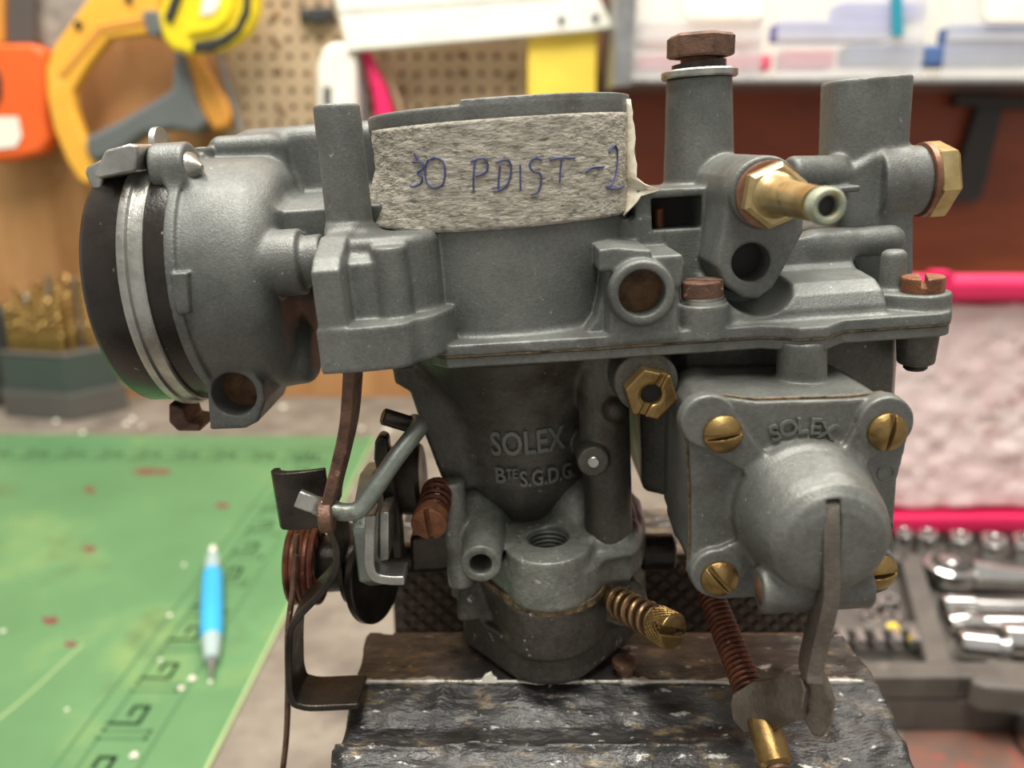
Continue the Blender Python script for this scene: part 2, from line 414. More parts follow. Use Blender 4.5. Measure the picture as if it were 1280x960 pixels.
def arc(cx, cy, r, a0, a1, n=8):
    return [(cx + r * math.cos(math.radians(a)), cy + r * math.sin(math.radians(a))) for a in np.linspace(a0, a1, n)]
xa, xb, xc, xd, xe = LX(548, 430, -30), LX(975, 412, -32), LX(1045, 410, -32), 84.0, LX(850, 417, -31)
FLANGE = [(xa, -12), (xa - 2, -26), (xa + 1, -30), (X0 + 14, -31), (xb - 3, -31), (xb + 0.5, -33), (xb + 2.5, -35),
          (xc - 2.5, -35), (xc - 0.5, -33), (xc + 2, -31), (xd - 4, -31)] + arc(xd - 4, -27, 4, -90, 0, 6)[1:] + \
         [(xd, -10), (xd - 4, 14), (xd - 22, 26), (xe, 30), (X0, 31), (xa - 2, 26)]

# ---- top cover casting
v = Vol((-42, -45, 19), (90, 34, 78), 0.37)
v.add(PZ(FLANGE, ZF0, ZF1, 0.25), 0)
v.add(CY((X0, 0, ZF0), (X0, 0, ZT), HR, HR, 0.8), 1.6)
v.add(CY((X0, 0, ZT - 3.2), (X0, 0, ZT), HR + 0.5, HR + 0.5, 0.5), 0.3)
v.add(PZ(arc(X0, 0, HR + 0.4, -104, 20, 30) + arc(X0, 0, HR - 3.2, 20, -104, 30), ZT - 1, ZT + 0.8, 0.2), 0.2)
# left lever block
zb, zl = LZ(440, 466, -40), LZ(440, 410, -40)
bx0, bx1 = LX(398, 440, -40), LX(548, 420, -31)
v.add(PZ(catmull([(bx0, -40, 0), (bx0 + 5, -40.4, 0), (bx0 + 10, -40.1, 0), (bx0 + 15, -38.9, 0), (bx1 - 3, -35.6, 0), (bx1, -32.8, 0), (bx1 + 3, -26, 0)], 6)[:, :2].tolist() + [(bx1, -8), (bx0 + 3, -8)], zb, zl, 0.35), 0.4)
cx0, cx1 = LX(390, 360, -40), LX(427, 360, -40)
zt1 = LZ(410, 326, -38)
v.add(PX([(-40, zl - 6), (-40, zt1 - 1.5), (-37.5, zt1 + 0.4), (-30, zt1 + 3.4), (-10, zt1 + 3.4), (-10, zl - 6)], cx0, cx1, 0.5), 0.6)
v.add(PX([(-33.5, zl - 4), (-33.5, LZ(450, 330, -33.5)), (-31, LZ(450, 318, -31)), (-27, LZ(450, 306, -27)), (-8, LZ(450, 300, -26)), (-8, zl - 4)],
         cx0 + 2, LX(480, 350, -33), 0.5), 0.7)
bc = L(490, 350, -31.5)
v.add(CY((bc[0], -31.5, zl - 1), (bc[0], -31.5, LZ(490, 308, -33)), 3.2, 3.1, 0.5), 0.6)
ux1 = LX(545, 350, -27)
v.add(PZ([(bc[0] - 3, -31)] + arc(ux1 - 6.5, -23.5, 7.2, -100, -10, 8) + [(ux1 + 2, -8), (bc[0] - 12, -8), (bc[0] - 12, -30)], zl - 2, LZ(500, 292, -27), 1.8), 1.0)
pt, pb = L(419, 131, -20), L(438, 290, -20)
v.add(CY((pb[0], -20, zl), (pt[0] + 0.2, -20, pt[2]), 4.5, 4.25, 0.35), 3.5)
# right of the horn: window box and rusty bore boss
v.add(PY(Q([(796, 238), (893, 233), (894, 330), (890, 425), (780, 430)], -13), -13, 6, 0.35), 0.6)
v.add(PY(Q([(775, 276), (830, 270), (830, 340), (775, 340)], -13), -13, 4, 0.4), 1.0)
v.add(PY(Q([(757, 335), (757, 433), (672, 437), (706, 430), (730, 418), (745, 398), (752, 370)], -27), -27.2, -10, 0.3), 0.5)
v.add(PY(Q([(757, 322), (820, 322), (850, 345), (852, 424), (757, 431)], -28.5), -28.5, -5, 0.6), 0.6)
v.add(PY(Q([(748, 312), (770, 309), (815, 313), (815, 340), (748, 340)], -30), -30, -10, 0.5), 0.4)
v.add(PY(Q([(815, 320), (853, 318), (857, 330), (852, 360), (815, 360)], -29), -29, -10, 0.5), 0.4)
B1 = L(803, 367, -32.5); r1 = np.linalg.norm(L(845, 367, -32.5) - B1); r2 = np.linalg.norm(L(832, 367, -32.5) - B1)
v.add(CY(B1, B1 + (0, 22, 0), r1, r1, 0.8), 0.5)
v.add(PY(Q([(762, 368), (846, 366), (849, 424), (761, 432)], -31.3), -31.3, -8, 0.5), 0.6)
v.cut(PY(Q([(814, 248), (877, 245), (877, 285), (815, 288)], -13), -18, -3, 0.1), 0.2)
v.cut(CY(B1 - (0, 2, 0), B1 + (0, 5.5, 0), r2, r2, 0.3), 0.5)
# screw pads
S1 = L(878, 380, -28)
v.add(CY((S1[0] + 0.3, -27.5, ZF0), (S1[0] + 0.3, -27.5, LZ(880, 381, -30)), 4.7, 4.7, 0.4), 0.5)
S2 = L(1152, 362, -24)
v.add(PZ([(LX(1095, 380, -28), -22)] + arc(S2[0] - 0.4, -24.5, 5.4, -110, 40, 10) + [(S2[0] + 2, -14), (LX(1095, 380, -28), -12)], ZF0, S2[2] - 0.2, 0.4), 0.6)
# bowl roof
fx0, fx1 = LX(892, 380, -27), LX(1105, 380, -27)
yz = lambda px, py, y: (y, LZ(px, py, y))
v.add(PX([(-29, ZF1 - 2), yz(1050, 398, -29), yz(1050, 384, -28.6), yz(1050, 366, -27), yz(1050, 350, -23.5), yz(1050, 342, -19), yz(1050, 335, -14.5), (-13, LZ(1050, 335, -14.5) + 1),
          yz(1060, 294, -12), yz(1060, 288, -9), (20, LZ(1060, 288, -9)), (20, ZF1 - 2)], fx0, fx1, 1.0), 1.5)
v.add(CAPS(L(1020, 306, -10), L(1112, 300, -10), 3.0), 2.0)
# right tower with its post
tw = Q([(1052, 300), (1058, 215), (1100, 190), (1147, 190), (1150, 235), (1149, 370), (1090, 380)], -8)
v.add(PY(tw, -6.2, 20, 1.5), 1.0)
p2t, p2b = L(1088, 98, 0), L(1092, 300, 0)
se = [(p2t[0] + 8.45 * math.copysign(abs(math.cos(a)) ** 0.7, math.cos(a)), 2 + 7.2 * math.copysign(abs(math.sin(a)) ** 0.7, math.sin(a))) for a in np.linspace(0, 2 * math.pi, 41)[:-1]]
v.add(PZ(se, ZF1, p2t[2], 0.3), 1.0)
v.add(CY((LX(985, 215, -6), -6, LZ(1020, 216, -6)), (LX(1055, 218, -4), -3, LZ(1020, 218, -6)), 3.7, 3.4, 1.2), 1.2)
v.add(BX((LX(1040, 236, -9), -12.5, LZ(1060, 240, -11)), (LX(1073, 236, -11), -4, LZ(1060, 232, -11)), 0.4), 0.5)
pn = L(1116, 345, -20); v.add(CY((pn[0], -20, ZF1), (pn[0], -20, LZ(1116, 312, -20)), 2.6, 2.3, 1.2), 0.8)
pg = L(1150, 225, -2); v.add(CY((pg[0] - 10, -2, pg[2]), (pg[0] - 0.2, -2, pg[2]), 7.4, 7.0, 0.5), 1.2)
# filter bolt post
q0, q1 = L(873, 290, 4), L(874, 98, 4)
v.add(CY((q0[0], 4, q0[2]), (q1[0], 4, q1[2]), 7.9, 6.7, 0.3), 1.0)
# slanted inlet boss in its scooped pocket
pk = L(950, 343, -27); v.cut(CY((pk[0], -40, pk[2]), (pk[0], -15, pk[2]), 7.8, 7.4, 0.4), 0.35)
v.add(PY(Q([(912, 232), (935, 212), (990, 210), (1006, 225), (1004, 290), (980, 335), (966, 360), (948, 374), (928, 373), (904, 356), (894, 332)], -27), -27.5, 4, 0.9), 0.7)
IB = L(957, 240, -29); v.add(CY(IB, (IB[0], 2, IB[2]), 6.3, 6.6, 0.8), 0.8)
sl = Q([(893, 325), (905, 222), (930, 205), (930, 330)], -22); v.add(PY(sl, -23, 4, 0.8), 1.5)
hl = L(939, 328, -27.5); v.cut(CY(hl - (0, 3, 0), hl + (0, 14, 0), 3.55, 3.5, 0.2), 0.5)
v.cut(CY((X0, 0, 40), (X0, 0, 77), HR - 2.6, HR - 2.6, 0.3), 0.5)
v.cut(CY((X0, 0, 20), (X0, 0, 41), 17, 17, 0.3), 0.5)
v.rough(0.05, 6, 3)
part('top_cover', v.mesh(), 'zinc', smooth=180)

# bore deposits and pin; dark plate and disc put shade inside window and bore
part('bore_plug', lathe(B1 + (0, 4.6, 0), (0, 1, 0), [(0, r2 + 0.05), (1.2, r2 + 0.05)], 32), 'rustfloor', label='brown deposit at the bottom of the round bore')
w0 = L(823, 275, -8); part('window_pin', lathe((w0[0], -8.5, w0[2] - 2), (0, 0, 1), [(0, 1.3), (4.2, 1.3), (4.6, 0.9)], 16), 'rust_dark', label='rusty pin inside the square window')
wb = Q([(812, 246), (879, 243), (879, 287), (813, 290)], -13); part('window_shade_plate', extrude([(x, -3.6, z) for x, z in wb], (0, 0.4, 0)), 'hole', smooth=None, label='dark inside of the square window')
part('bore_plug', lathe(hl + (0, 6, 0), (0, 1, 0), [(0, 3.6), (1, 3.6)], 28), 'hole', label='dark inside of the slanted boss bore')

# ---- gasket under the cover
part('cover_gasket', extrude([(x, y + 0.15, ZF0 - 0.25) for x, y in FLANGE], (0, 0, 0.35)), 'gasket', smooth=None, label='thin brown gasket between cover and body')

# ---- main body casting (dark, oily)
ZS = -20.0          # shelf / threaded boss top
ZGK = -31.5         # lower gasket
v = Vol((-26, -42, -34), (88, 34, 25.5), 0.42)
FB = [(x, y + 0.5) for x, y in FLANGE]
v.add(PZ([(x * .985 + .4, y * .96 + .4) for x, y in FB], ZG0 + .2, ZF0 - 0.5, 0.3), 0)
bevel(part('body_flange', extrude([(x, y, ZG0) for x, y in FB], (0, 0, ZF0 - 0.25 - ZG0)), 'zinc_mid', label='grey flange of the main body'), 0.35)
v.add(LT((X0, 0, 0), (0, 0, 1), [(-30, 0), (-30, 8.5), (-24, 8.8), (-20, 9.8), (-15, 13.2), (-9, 16.0), (0, 17.2), (12, 17.8), (23, 18.6), (23, 0)]), 0.8)
v.add(CY((X0, 0, 8), (X0, 0, 23), 17.0, 27.0, 0.5), 5.0)
v.add(PY(Q([(490, 455), (494, 478), (513, 489), (530, 540), (552, 596), (576, 612), (640, 600), (640, 450)], -12), -13, 6, 1.0), 1.5)
cl = L(757, 560, -17)
v.add(CY((cl[0], -16.5, ZS - 2), (cl[0], -16.5, 23), 5.1, 5.3, 0.6), 1.6)
v.add(PY(Q([(730, 470), (772, 470), (772, 640), (735, 630)], -12), -13.5, 4, 1.0), 1.5)
bp = L(742, 578, -24); v.add(CY(bp, bp + (0, 12, 0), 3.3, 3.4, 0.4), 0.8)
jb = L(808, 478, -30); v.add(CY(jb, jb + (0, 20, 0), 6.1, 6.3, 0.7), 1.2)
nb = L(768, 512, -22); v.add(ELL(nb, (2.4, 2.6, 2.4)), 1.0)
# float bowl
v.add(PZ([(LX(800, 440, -14), -12), (LX(860, 440, -20), -19), (78, -19), (81, -14), (80, 14), (62, 25), (20, 26), (LX(800, 440, -14), 10)], -14, 23, 2.5), 1.0)
v.add(CY((LX(1145, 445, -25), -25, LZ(1145, 458, -27)), (LX(1145, 445, -25), -25, 23), 3.4, 3.9, 0.6), 0.6)
v.rough(0.07, 5, 5)
part('main_body', v.mesh(), 'zinc_dark', smooth=180)
# pump housing
v = Vol((20, -46, -34), (84, -8, 25), 0.42)
PH = Q([(866, 520), (878, 506), (905, 500), (1095, 495), (1120, 508), (1128, 530), (1110, 715), (1095, 738), (900, 742), (872, 730), (862, 700)], -43.5)
v.add(PY(PH, -43.6, -22, 1.8), 1.0)
v.add(PY([(x * 0.97 + 1.2, z * 0.98) for x, z in PH], -26, -14, 2.5), 2.0)
cc = L(1008, 455, -33.5); v.add(CY((cc[0], -31, cc[2] - 6), (cc[0], -31, 23.5), 4.6, 4.4, 0.4), 0.8)
v.add(CAPS(L(868, 478, -26), L(868, 505, -30), 3.0), 2.0)
v.rough(0.06, 5, 6)
part('pump_housing', v.mesh(), 'zinc_mid', smooth=180)
# shelf, threaded boss, hose stub
v = Vol((-26, -36, -34), (40, 28, 12), 0.42)
TB = L(684, 672, -20); TBc = Lz(685, 671, ZS)
sh = [tuple(Lz(a, b, ZGK)[:2]) for a, b in [(560, 694), (585, 705), (622, 738), (650, 757), (682, 764), (715, 760), (745, 748), (764, 722), (800, 701), (806, 690)]]
sh = catmull([(a, b, 0) for a, b in sh], 5)[:, :2].tolist()
SHELF = sh + [(sh[-1][0] + 1, 6), (X0 + 12, 24), (X0 - 12, 24), (sh[0][0], 8)]
v.add(PZ(SHELF, ZGK + 0.2, ZS - 3.2, 1.5), 0)
v.add(PZ([(-15.5, -4), (-11, -9), (TBc[0] - 8.5, -15), (TBc[0] + 9.5, -19), (23.5, -20), (27, -13), (27.5, 8), (X0, 22), (-14, 10)], ZGK + 0.2, ZS - 0.9, 1.2), 4.0)
v.add(CY((TBc[0], TBc[1] - 2.8, -31.2), (TBc[0], TBc[1] - 2.8, ZS), 9.4, 9.1, 0.45), 0.8)
v.add(BX((TBc[0] - 9.0, TBc[1] - 2.8, -31), (TBc[0] + 9.0, -8, ZS), 0.5), 0.6)
st = L(601, 706, -29); v.add(CY(st, (st[0] + 0.3, -6, st[2] + 0.8), 4.15, 4.7, 0.4), 1.5)
v.add(CAPS((-10.5, -9, ZS - 3), (-9, -2, ZS + 3.5), 4.2, 4.6), 4.0)
v.add(CAPS((X0 - 9, -10, ZS - 1), (X0 - 12, -4, ZS + 5), 3.0), 4.0)
v.add(CY((cl[0], -15.0, ZS - 4), (cl[0], -15.0, ZS + 0.2), 7.2, 6.4, 0.8), 3.0)
v.add(ELL((X0 + 12, -5, ZS + 1.5), (8, 9, 9)), 4.0)
v.add(ELL((X0 - 12, -4, ZS + 1.5), (7.5, 9, 9)), 4.0)
ls = L(569, 650, -16); v.add(CY((ls[0], -16, ZGK + 0.3), (ls[0], -16, LZ(569, 600, -16)), 2.9, 2.7, 0.8), 1.0)
v.cut(CY((TBc[0], TBc[1], ZS - 9), (TBc[0], TBc[1], ZS + 2), 4.5, 4.5, 0.2), 0.35)
v.cut(CY(st - (0, 2, 0), st + (0, 12, 0), 2.3, 2.1, 0.2), 0.5)
v.rough(0.07, 5, 7)
part('body_foot', v.mesh(), 'zinc_foot', smooth=180)
part('thread', tube(helix((TBc[0], TBc[1], ZS - 8), (TBc[0], TBc[1], ZS - 0.6), 4.45, 7, 28), 0.33, 6), 'zinc_mid', label='screw thread inside the boss')
part('pin_disc', lathe(bp - (0, 0.35, 0), (0, 1, 0), [(0, 1.0), (0.25, 1.25), (1, 1.25)], 20), 'steel', label='bright pin end in a round boss')

# embossed lettering
def text_geo(s, size, ex):
    cu = bpy.data.curves.new('lettering', 'FONT'); cu.body = s; cu.size = size; cu.extrude = ex; cu.align_x = 'CENTER'; cu.align_y = 'CENTER'
    cu.resolution_u = 3; cu.offset = 0.018 * size
    o = bpy.data.objects.new('lettering', cu); COL.objects.link(o)
    dg = bpy.context.evaluated_depsgraph_get(); me = o.evaluated_get(dg).to_mesh()
    V = np.array([tuple(q.co) for q in me.vertices]); Fc = [list(p.vertices) for p in me.polygons]
    o.evaluated_get(dg).to_mesh_clear(); bpy.data.objects.remove(o); bpy.data.curves.remove(cu); return V, Fc
def on_barrel(s, px, py, hpx, wpx, R):
    c = L(px, py, -R); hh = abs(LZ(px, py - hpx / 2, -R) - LZ(px, py + hpx / 2, -R)); ww = LX(px + wpx / 2, py, -R) - LX(px - wpx / 2, py, -R)
    V, Fc = text_geo(s, 1.0, 0.5)
    mn, mxx = V.min(0), V.max(0)
    x = (V[:, 0] - (mn[0] + mxx[0]) / 2) / (mxx[0] - mn[0]) * ww + (c[0] - X0); z = (V[:, 1] - (mn[1] + mxx[1]) / 2) / (mxx[1] - mn[1]) * hh + c[2]
    rr = R + V[:, 2] * 0.9; a = x / R
    return np.stack([X0 + rr * np.sin(a), -rr * np.cos(a), z], 1), Fc
part('lettering', on_barrel('SOLEX', 661, 553, 30, 96, 17.55), 'zinc_mid', label='raised letters SOLEX')
part('lettering', on_barrel('S.G.D.G.', 687, 596, 20, 74, 17.1), 'zinc_mid', label='raised letters S.G.D.G.')
part('lettering', on_barrel('B', 626, 595, 19, 13, 17.1), 'zinc_mid', label='raised letter B')
part('lettering', on_barrel('TE', 640, 592, 12, 14, 17.1), 'zinc_mid', label='raised letters TE')
# raised marks in a ring on the threaded boss
for i, a in enumerate(np.linspace(-20, 200, 13)):
    a = math.radians(a); c = np.array([TBc[0] + 6.7 * math.cos(a), TBc[1] + 6.4 * math.sin(a), ZS + 0.05])
    part('raised_mark', lathe(c, (0, 0, 1), [(0, 0.5), (0.28, 0.36)], 6, ph=i), 'zinc_mid')

# ---- lower gasket and throttle body
part('throttle_gasket', extrude([(x + RNG.uniform(-.15, .15), y - 0.75 + RNG.uniform(-.3, .3), ZGK - 0.85) for x, y in
     sh + SHELF[len(sh):]], (0, 0, 1.6)), 'gasket', smooth=None, label='crumbling brown gasket above the throttle body')
ZB = -50.6
v = Vol((-26, -34, ZB - 1.5), (36, 32, ZGK + 1), 0.42)
v.add(PZ([(x, y) for x, y in SHELF], -43, ZGK - 0.5, 0.8), 0)
dn = [tuple(Lz(a, b, ZB)[:2]) for a, b in [(592, 812), (640, 846), (666, 856), (694, 857), (724, 850), (760, 824), (795, 792)]]
dn = catmull([(a, b, 0) for a, b in dn], 4)[:, :2].tolist()
DIA = [(dn[0][0] - 2.0, -10)] + dn + [(dn[-1][0] + 1, -4), (dn[-1][0] - 4, 12), (X0 + 6, 26), (X0 - 6, 26), (dn[0][0] - 2, 8)]
v.add(PZ(DIA, ZB, -41, 0.7), 0.8)
v.add(CY((TBc[0] - 0.5, TBc[1] - 1.6, -43.5), (TBc[0] - 0.5, TBc[1] - 1.6, ZGK - 0.5), 10.0, 9.8, 0.7), 1.0)
v.add(PX([(-10, -41), (-15.5, -41), (-15.5, -40), (-10, -32), (-2, -32), (-2, -41)], dn[0][0] - 2.5, TBc[0] - 3, 0.6), 1.0)
v.add(CY(L(780, 752, -18), L(765, 745, -4), 5.4, 6, 0.6), 1.5)
v.cut(CY((X0, 0, -60), (X0, 0, -20), 14, 14, 0.2), 0.4)
v.rough(0.07, 5, 8)
part('throttle_body', v.mesh(), 'zinc_throttle', smooth=180)
def plate3(pts, t):
    p = np.array(pts); n = len(p); nr = np.zeros(3); c = p.mean(0)
    for i in range(n): nr += np.cross(p[i] - c, p[(i + 1) % n] - c)
    nr /= np.linalg.norm(nr)
    V = np.vstack([p, p + nr * t, [c], [c + nr * t]]); f = []
    for i in range(n):
        j = (i + 1) % n; f += [[2 * n, j, i], [2 * n + 1, n + i, n + j], [i, j, n + j, n + i]]
    return V, f
# ---- automatic choke on the left: housing, black cap, clamp ring
XC = LX(85, 330, -31); CZ = (LZ(152, 200, -5) + LZ(192, 495, -5)) / 2; CYY = -5.0; CR = 25.4
cpt = lambda x, y=CYY, z=None: (x, y, CZ if z is None else z)
xm = lambda px: LX(px, 330, -30)
v = Vol((XC + 12, -36, CZ - 32), (-18, 30, CZ + 35), 0.42)
xh0, xh1, xh2 = xm(202), xm(217), xm(318)
v.add(LT(cpt(0), (1, 0, 0), [(xh0, 0), (xh0, CR - 0.2), (xh1, CR - 0.2), (xh1, CR - 1.1), (xh2 - 4.5, CR - 1.6)] + [(xh2 - 4.5 + 6 * math.sin(math.radians(a)), CR - 7.6 + 6 * math.cos(math.radians(a))) for a in range(10, 91, 10)] + [(xh2 + 1.5, 0)]), 0)
# connecting block to the air horn and the box behind
v.add(PX([(-15, CZ + 2), (-17, LZ(385, 262, -17)), (-9, LZ(385, 248, -9)), (10, LZ(385, 240, -6)), (14, CZ + 2)], xh2 - 4, X0 - 23, 1.5), 2.5)
v.add(BX((LX(300, 170, 8), 2, CZ - 8), (X0 - 22, 24, LZ(380, 157, 8)), 3.5), 2.0)
v.add(BX((LX(265, 160, 5), -2, CZ + 10), (LX(352, 168, 0), 18, LZ(300, 168, 0)), 3.0), 1.5)
h0 = L(325, 336, -26); v.add(CY((xh2 - 6, -20.5, h0[2]), (LX(372, 330, -26), -20.5, h0[2] + 0.2), 6.5, 6.3, 0.6), 0.8)
v.add(CY((LX(360, 330, -26), -21, h0[2] + 0.2), (LX(400, 330, -26), -21, h0[2] + 0.5), 4.8, 4.8, 0.5), 0.8)
lb = L(372, 440, -10); v.add(CY((xh2 - 6, -10, lb[2]), (LX(396, 440, -10), -10, lb[2]), 6.8, 6.8, 3.0), 2.0)
# bottom connection with its round bore
BB = L(292, 493, -22)
v.add(PY(Q([(256, 462), (290, 456), (312, 462), (328, 480), (331, 502), (322, 528), (306, 536), (262, 538)], -22), -22, -2, 0.6), 1.0)
v.add(CY((LX(318, 495, -14), -14, BB[2] + 1), (LX(345, 495, -14), -14, BB[2] + 2), 4.2, 4.0, 1.0), 1.0)
v.cut(CY(BB - (0, 2, 0), BB + (0, 8.5, 0), 4.5, 4.3, 0.2), 0.5)
# lugs around the rim
v.add(PY(Q([(216, 340), (238, 338), (241, 390), (226, 392)], -29), -30.6, -24, 0.4), 0.3)
lug = L(214, 212, -19); lx1 = LX(233, 210, -19)
v.add(CY((LX(188, 210, -19), -16, lug[2]), (lx1, -16, lug[2]), 5.0, 5.0, 0.5), 3.0)
v.add(BX((LX(247, 165, -2), -6, CZ + CR - 3), (LX(262, 160, -2), 2, CZ + CR + 1.2), 0.4), 0.5)
v.rough(0.06, 6, 9)
choke = part('choke_housing', v.mesh(), 'zinc', smooth=180)
part('bore_plug', lathe(BB + (0, 6.6, 0), (0, 1, 0), [(0, 4.45), (1.2, 4.45)], 32), 'rustfloor', choke, label='brown deposit in the lower choke bore')
part('lug_screw', lathe((lx1 - 0.3, -17.2, lug[2]), (1, -0.25, 0), [(0, 3.2), (0.8, 3.0), (3.0, 0.5)], 20), 'steel', choke, label='pointed steel screw end in the clamp lug')
cp = [(XC, 0), (XC, CR - 2.2), (XC + 0.5, CR - 1.0), (XC + 1.6, CR - 0.2), (xm(150), CR), (xm(150), 0)]
V_ = lathe(cpt(0), (1, 0, 0), [(XC, 14), (XC, CR - 2.4), (XC + 0.6, CR - 1.0), (XC + 1.8, CR - 0.25), (xm(146), CR), (xm(203), CR - 0.5)], 96)
part('choke_cap', V_, 'bakelite', smooth=40, label='black bakelite choke cap')
part('clamp_ring', lathe(cpt(0), (1, 0, 0), [(xm(147), CR - 0.6), (xm(147), CR + 0.9), (xm(150), CR + 1.1), (xm(158), CR + 1.1), (xm(160), CR + 0.5), (xm(176), CR + 0.5), (xm(178), CR + 0.2), (xm(178), CR - 0.6)], 96),
     'steel', smooth=30, label='bright steel clamp ring around the choke cap')
# clamp ears at top and foot of the ring
ear = lambda pts, y0, y1, m, nm, lab: bevel(part(nm, extrude([(x, y0, z) for x, z in Q(pts, (y0 + y1) / 2)], (0, y1 - y0, 0)), m, label=lab), 0.5)
ear([(148, 188), (178, 180), (188, 182), (186, 214), (142, 223), (134, 219)], -23, -12, 'steel', 'clamp_ear', 'folded steel clamp ear above the choke cap')
ear([(124, 208), (148, 196), (144, 222), (142, 240), (130, 234), (122, 216)], -20, -10, 'steel', 'clamp_ear', 'brownish clamp ear end at the cap rim')
part('clamp_screw', lathe((LX(200, 185, -6), -7, LZ(200, 186, -6)), (1, 0, 0), [(0, 4.2), (1.2, 4.2)], 28), 'steel', label='round clamp screw head behind the ear')
ear([(221, 497), (238, 502), (244, 520), (260, 522), (260, 531), (232, 531), (221, 520)], -12, -3, 'rust', 'clamp_ear', 'small rusty clamp ear below the ring')

# ---- accelerator pump cover with screws, dome and lever
YP = -44.2
pc_c = [(886, 528), (1108, 530), (1090, 715), (897, 718)]
PC = Q([(853, 527), (862, 506), (880, 495), (900, 497), (945, 503), (1060, 500), (1090, 497), (1108, 494), (1128, 504), (1138, 525), (1134, 550), (1122, 600), (1117, 660), (1119, 715), (1110, 738), (1088, 746), (1060, 742), (930, 748), (900, 750), (876, 742), (862, 718), (865, 680), (864, 600), (862, 560)], YP - 1.5)
cen = np.array(PC).mean(0)
part('pump_gasket', extrude([(cen[0] + (x - cen[0]) * 1.012, -43.5, cen[1] + (z - cen[1]) * 1.012) for x, z in PC], (0, -0.7, 0)), 'gasket', smooth=None, label='pale gasket behind the pump cover')
v = Vol((26, -66, -34), (82, -42, 24), 0.36)
v.add(PY(PC, YP - 1.5, YP, 0.4), 0)
RIM = [(cen[0] + (x - cen[0]) * 0.955, cen[1] + (z - cen[1]) * 0.955) for x, z in PC]
DC = L(1004, 633, YP - 2)
for a, b in pc_c:
    c = L(a, b, YP - 3.1); v.add(CY(c, (c[0], YP, c[2]), 4.7, 4.9, 0.3), 0.3)
    d_ = np.array([DC[0], c[1] + 0.9, DC[2]]); e = c + (0, 0.9, 0)
    u_ = (d_ - e)[[0, 2]]; u_ /= np.linalg.norm(u_); n_ = np.array([-u_[1], u_[0]]); c2 = np.array([c[0], c[2]]); dd_ = c2 + u_ * (np.linalg.norm((d_ - e)[[0, 2]]) - 9)
    v.add(PY([tuple(c2 + n_ * 4.4), tuple(c2 - n_ * 4.4), tuple(dd_ - n_ * 1.6), tuple(dd_ + n_ * 1.6)], c[1] + 0.1, YP, 0.3), 0.3)
dome = [(0, 0), (0, 12.6), (2.0, 12.4), (3.4, 11.8), (6.5, 11.2), (10, 10.6), (12.6, 9.8), (14.2, 8.2), (14.9, 6.0), (15.2, 0)]
v.add(LT((DC[0], YP - 1.4, DC[2]), (0.02, -1, -0.03), dome), 1.2)
pv = L(1016, 742, -56); px0, px1 = LX(951, 742, -55), LX(1087, 742, -55)
v.add(CY((px0, -54, pv[2]), (px1, -54, pv[2]), 3.9, 3.9, 0.4), 1.5)
v.add(BX((px0 + 2, -54, pv[2] - 1), (px1 - 2, -45, pv[2] + 5), 1.0), 2.0)
s0, s1 = LX(1026, 640, -58), LX(1043, 640, -58)
v.cut(BX((s0, -70, pv[2] - 12), (s1, -51, LZ(1033, 617, -57.5)), 0.1), 0.3)
v.rough(0.04, 5, 12)
pump = part('pump_cover', v.mesh(), 'zinc_mid', smooth=180)
for i, ch in enumerate('SOLEX'):
    px, py, rt = [(969, 546, 22), (986, 540, 12), (1003, 537, 2), (1019, 538, -6), (1034, 544, -16)][i]
    Vt, Ft = text_geo(ch, 3.9, 0.65); c = L(px, py - 4, YP - 2); a = math.radians(rt); ca, sa = math.cos(a), math.sin(a)
    x, z = Vt[:, 0] * 1.05, Vt[:, 1]
    part('lettering', (np.stack([c[0] + x * ca - z * sa, YP - 1.6 - Vt[:, 2], c[2] + x * sa + z * ca], 1), Ft), 'zinc_mid', pump, label='raised letter ' + ch)
for px, py, r in ((1108, 592, 10), (1106, 660, 11)):
    c = L(px, py, YP - 1.8); t = np.linspace(0, 2 * math.pi, 24)
    part('round_mark', tube(np.stack([c[0] + r * .14 * np.cos(t), np.full(24, YP - 1.5), c[2] + r * .14 * np.sin(t)], 1), 0.15, 6), 'zinc_mid', pump)

# slotted screw heads
def screw_vol(R, H, slot_w, slot_d, dome=0.0, h=0.16, rim=0.4):
    v = Vol((-R - .6, -H - 1, -R - .6), (R + .6, 0.8, R + .6), h)
    v.add(CY((0, 0.4, 0), (0, -H, 0), R, R, rim), 0)
    if dome:
        Rs = (R * R + dome * dome) / (2 * dome); c = np.array([0, -H - dome + Rs, 0.0])
        v = Vol((-R - .6, -H - dome - 1, -R - .6), (R + .6, 0.8, R + .6), h)
        v.add(CY((0, 0.4, 0), (0, -H - dome, 0), R, R, 0.1), 0)
        sl, d = v._ev((lambda X, Y, Z: np.sqrt(X ** 2 + (Y - c[1]) ** 2 + Z ** 2) - Rs, np.array([-R - 2, -H - dome - 2, -R - 2]), np.array([R + 2, 2, R + 2])), 1)
        v.D[sl] = np.maximum(v.D[sl], d)
    top = -H - dome
    v.cut(BX((-slot_w / 2, top - 2, -R - 2), (slot_w / 2, top + slot_d, R + 2), 0.05), 0.15)
    return v.mesh()
def place(geo, p, ax=(0, -1, 0), spin=0.0, s=1.0):
    """screw meshes point along -y with the slot along z"""
    V, f = geo; a = -np.asarray(ax, float); a /= np.linalg.norm(a)
    ref = np.array([0, 0, 1.0]) if abs(a[2]) < 0.9 else np.array([0, -1.0, 0])
    e1 = np.cross(a, ref); e1 /= np.linalg.norm(e1); e2 = np.cross(e1, a)
    c, q = math.cos(math.radians(spin)), math.sin(math.radians(spin))
    x, y, z = V[:, 0] * s, V[:, 1] * s, V[:, 2] * s
    return np.asarray(p) + (x * c - z * q)[:, None] * e1 + y[:, None] * a + (x * q + z * c)[:, None] * e2, f
SCR = screw_vol(3.35, 0.7, 0.85, 1.5, 1.5)
